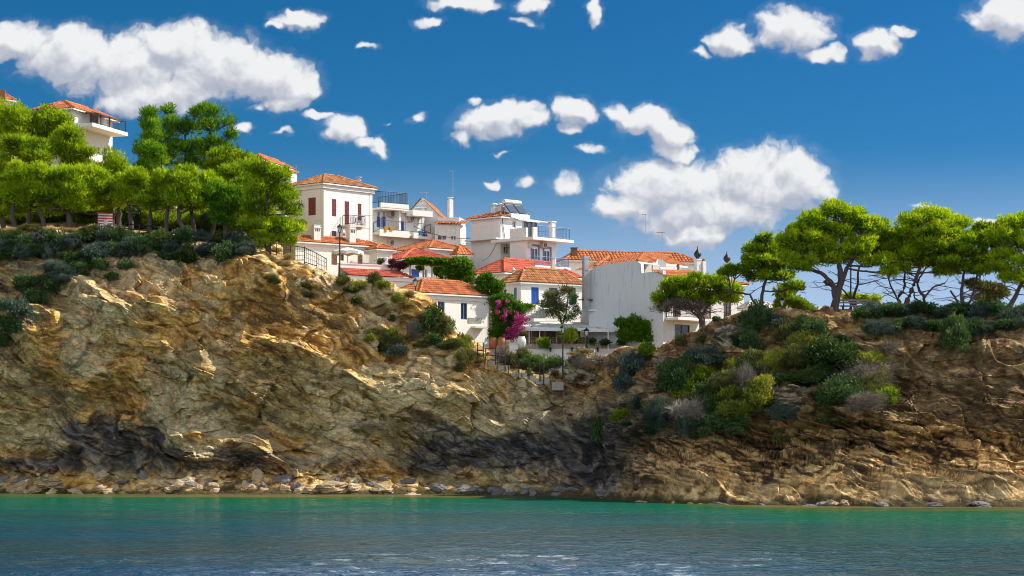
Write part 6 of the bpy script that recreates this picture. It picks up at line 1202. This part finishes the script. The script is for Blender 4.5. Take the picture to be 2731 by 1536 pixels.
while xx < a[0]+L_-.2: w_2 = rs_.uniform(.25, .6); mb.box((xx, 151.72+rs_.uniform(-.04, .02), Z(929, 151.8)+.003), (w_2-.02, 0, 0), (0, .5, 0), (0, 0, rs_.uniform(.22, .34))); xx += w_2
mb.build('coping', M['stone'], tw)
mb = MB(); a = P(1300, 920, 152.4); zfl = 10.42; mb.box((X(1300, 152.2), 152.203, 8.5), (X(1700, 152.2)-X(1300, 152.2), 0, 0), (0, 6.4, 0), (0, 0, zfl-8.5)); tag(wtop('terrace_floor', mb, 'pale_concrete', 'paved taverna terrace', 'terrace'), kind='structure')
for q in (1468, 1526, 1594, 1660): mb = MB(); c = P(q, 938, 151.62); mb.cbox(c, .14, .16, .2); mb.lathe((c[0], c[1]-.1, c[2]+.2), [(.13, 0), (.05, .1), (.02, .16)], 8); wtop('wall_lamp', mb, 'iron', 'small dark lamp fixed on the white terrace wall', 'wall lamp', 'small lamps on the terrace wall')
pf = thing('picket_fence', 'dark picket fence along the taverna terrace', 'fence', P(1510, 915, 156)); mb = MB()
for k in range(46): q = P(1405+k*4.7, 917, 156); mb.box(q, (.085, 0, 0), (0, .03, 0), (0, 0, Z(899+(k % 2), 156)-q[2]))
mb.build('pickets', M['brown_wood'], pf); mb = MB(); mb.box(P(1403, 913, 156.04), (X(1622, 156)-X(1403, 156), 0, 0), (0, .04, 0), (0, 0, .07)); mb.box(P(1403, 904, 156.04), (X(1622, 156)-X(1403, 156), 0, 0), (0, .04, 0), (0, 0, .07)); mb.build('rails', M['brown_wood'], pf)
def chair_proto():
    r = thing('taverna_chair', 'pale wooden taverna chair behind the terrace wall', 'chair', (0, 0, 0), 'pale taverna chairs'); mb = MB(); mb.box((-.21, -.21, .44), (.42, 0, 0), (0, .42, 0), (0, 0, .04)); mb.build('seat', M['pale_wood'], r)
    mb = MB()
    for z_ in (.58, .72, .86): mb.box((-.17, .18, z_), (.34, 0, 0), (0, .025, 0), (0, 0, .07))
    mb.build('backrest', M['pale_wood'], r)
    for x_ in (-.21, .17):
        for y_, h_ in ((-.21, .436), (.17, .96)): mb = MB(); mb.box((x_, y_, 0), (.038, 0, 0), (0, .038, 0), (0, 0, h_)); mb.build('leg', M['pale_wood'], r)
    return r
cp0 = chair_proto(); kids = list(cp0.children)
for i, (q, D2, rz) in enumerate([(1416,154,.3),(1430,154.6,2.6),(1447,153.8,.1),(1481,154,.2),(1493,154.8,2.9),(1503,154,3.3),(1550,154,.2),(1562,154.7,2.7),(1574,154,.4),(1640,154,3.0)]):
    if i == 0: c_ = cp0
    else:
        c_ = cp0.copy(); COL.objects.link(c_)
        for ch in kids: k_ = ch.copy(); COL.objects.link(k_); k_.parent = c_
    c_.location = (X(q, D2), D2, zfl); c_.rotation_euler = (0, 0, rz)
for q, D2 in ((1456, 154.3), (1513, 154.4), (1628, 153.4)):
    t_ = thing('taverna_table', 'small white taverna table among the pale chairs', 'table', (X(q, D2), D2, zfl), 'taverna tables'); mb = MB(); mb.cbox((X(q, D2), D2, zfl+.72), .8, .8, .04); mb.build('tabletop', M['paint'], t_)
    for a_ in (-.34, .34):
        for b_ in (-.34, .34): mb = MB(); mb.cbox((X(q, D2)+a_, D2+b_, zfl), .05, .05, .718); mb.build('leg', M['paint'], t_)
def jar(px, y0, y1, D, mat, label, wide=.36):
    h_ = Z(y0, D)-Z(y1, D); c = P(px, y1, D); mb = MB(); r = h_*wide; mb.lathe(c, [(r*.45, 0), (r*.75, h_*.2), (r, h_*.5), (r*.98, h_*.66), (r*.72, h_*.88), (r*.62, h_*.93), (r*.7, h_*.96), (r*.7, h_)], 18); wtop('storage_jar', mb, mat, label, 'jar', None, True)
jar(1391, 897, 928, 151, 'white', 'large white painted jar with flowers at left end of the terrace', .40); jar(1338, 899, 930, 151.2, 'terracotta', 'orange clay jar below the bougainvillea', .36); jar(1316, 900, 930, 151.6, 'terracotta', 'shaded brown clay jar against the house corner', .38)
mb = MB(); a = P(1357, 950, 150.8); mb.box(a-(0, 0, .5), (X(1381, 150.8)-a[0], 0, 0), (0, .7, 0), (0, 0, Z(919, 150.8)-a[2]+.5)); mb.box((a[0]-.05, 150.75, Z(919, 150.8)+.003), (X(1381, 150.8)-a[0]+.1, 0, 0), (0, .8, 0), (0, 0, .07)); wtop('gate_pillar', mb, 'white', 'white square pillar between the clay jar and white jar', 'pillar')
mb = MB(); c = P(1597, 962, 150.6); mb.lathe(c-(0, 0, .2), [(.42, 0), (.42, .3), (.36, .5), (.22, .64), (.06, .7)], 14); mb.lathe(c+(.5, .1, -.2), [(.3, 0), (.28, .25), (.1, .42)], 12); wtop('plastered_oven', mb, 'white', 'rounded white plaster mound right of the rock knob', 'oven', None, True)
for px, py, w, h, k, lab in [(1449,921,44,32,'lime','lime potted plant trailing over the terrace wall'), (1520,902,44,46,'lime','tall yellow green potted geranium behind the tall lamp'), (1583,914,28,20,'green','small green potted plant on the terrace wall'), (1612,916,34,18,'green','low dark green planter right of the small potted plant'), (1655,916,30,18,'green','green planter below right end of the canopy'), (1395,893,26,18,'olive','flowers growing out of the white jar'), (1465,817,60,16,'green','trailing plants along the blue shuttered terrace'), (1412,818,40,14,'lime','leafy plants at left end of the blue shuttered terrace')]: bush(px, py, w, h, k, lab, None, 'potted_plant', 'plant', D=151.4 if py > 830 else 158.6, push=0)
def cable(p, q, sag, label, r=.022):
    p, q = mullet(p), mullet(q); mb = MB(); mb.tube([p+(q-p)*t-np.array((0, 0, sag*4*t*(1-t))) for t in np.linspace(0, 1, 13)], r, 5); wtop('overhead_cable', mb, 'iron', label, 'cable', None)
cable(P(1104, 603, 178.5), P(1256, 635, 176), .35, 'overhead cable from the balcony house to the tower house'); cable(P(1285, 694, 172), P(1330, 634, 176), .5, 'overhead cable slanting across the tower house wall'); cable(P(1392, 858, 153), P(1560, 880, 152.2), .5, 'cable sagging across the terrace canopy')
for px, py, m_, lab in [(2348, 1001, 'bag_blue', 'crumpled blue plastic bag caught in the scrub of right slope'), (2192, 920, 'canvas', 'pale plastic scrap on the bushes below the earth path')]:
    p = hit(px, py)
    if p is not None: o = link('plastic_bag', rock_mesh(60+px, M[m_], 3, .9), None, p-np.array((0, .9, -.1))); o.scale = (.2, .2, .18); tag(o, lab, 'litter')
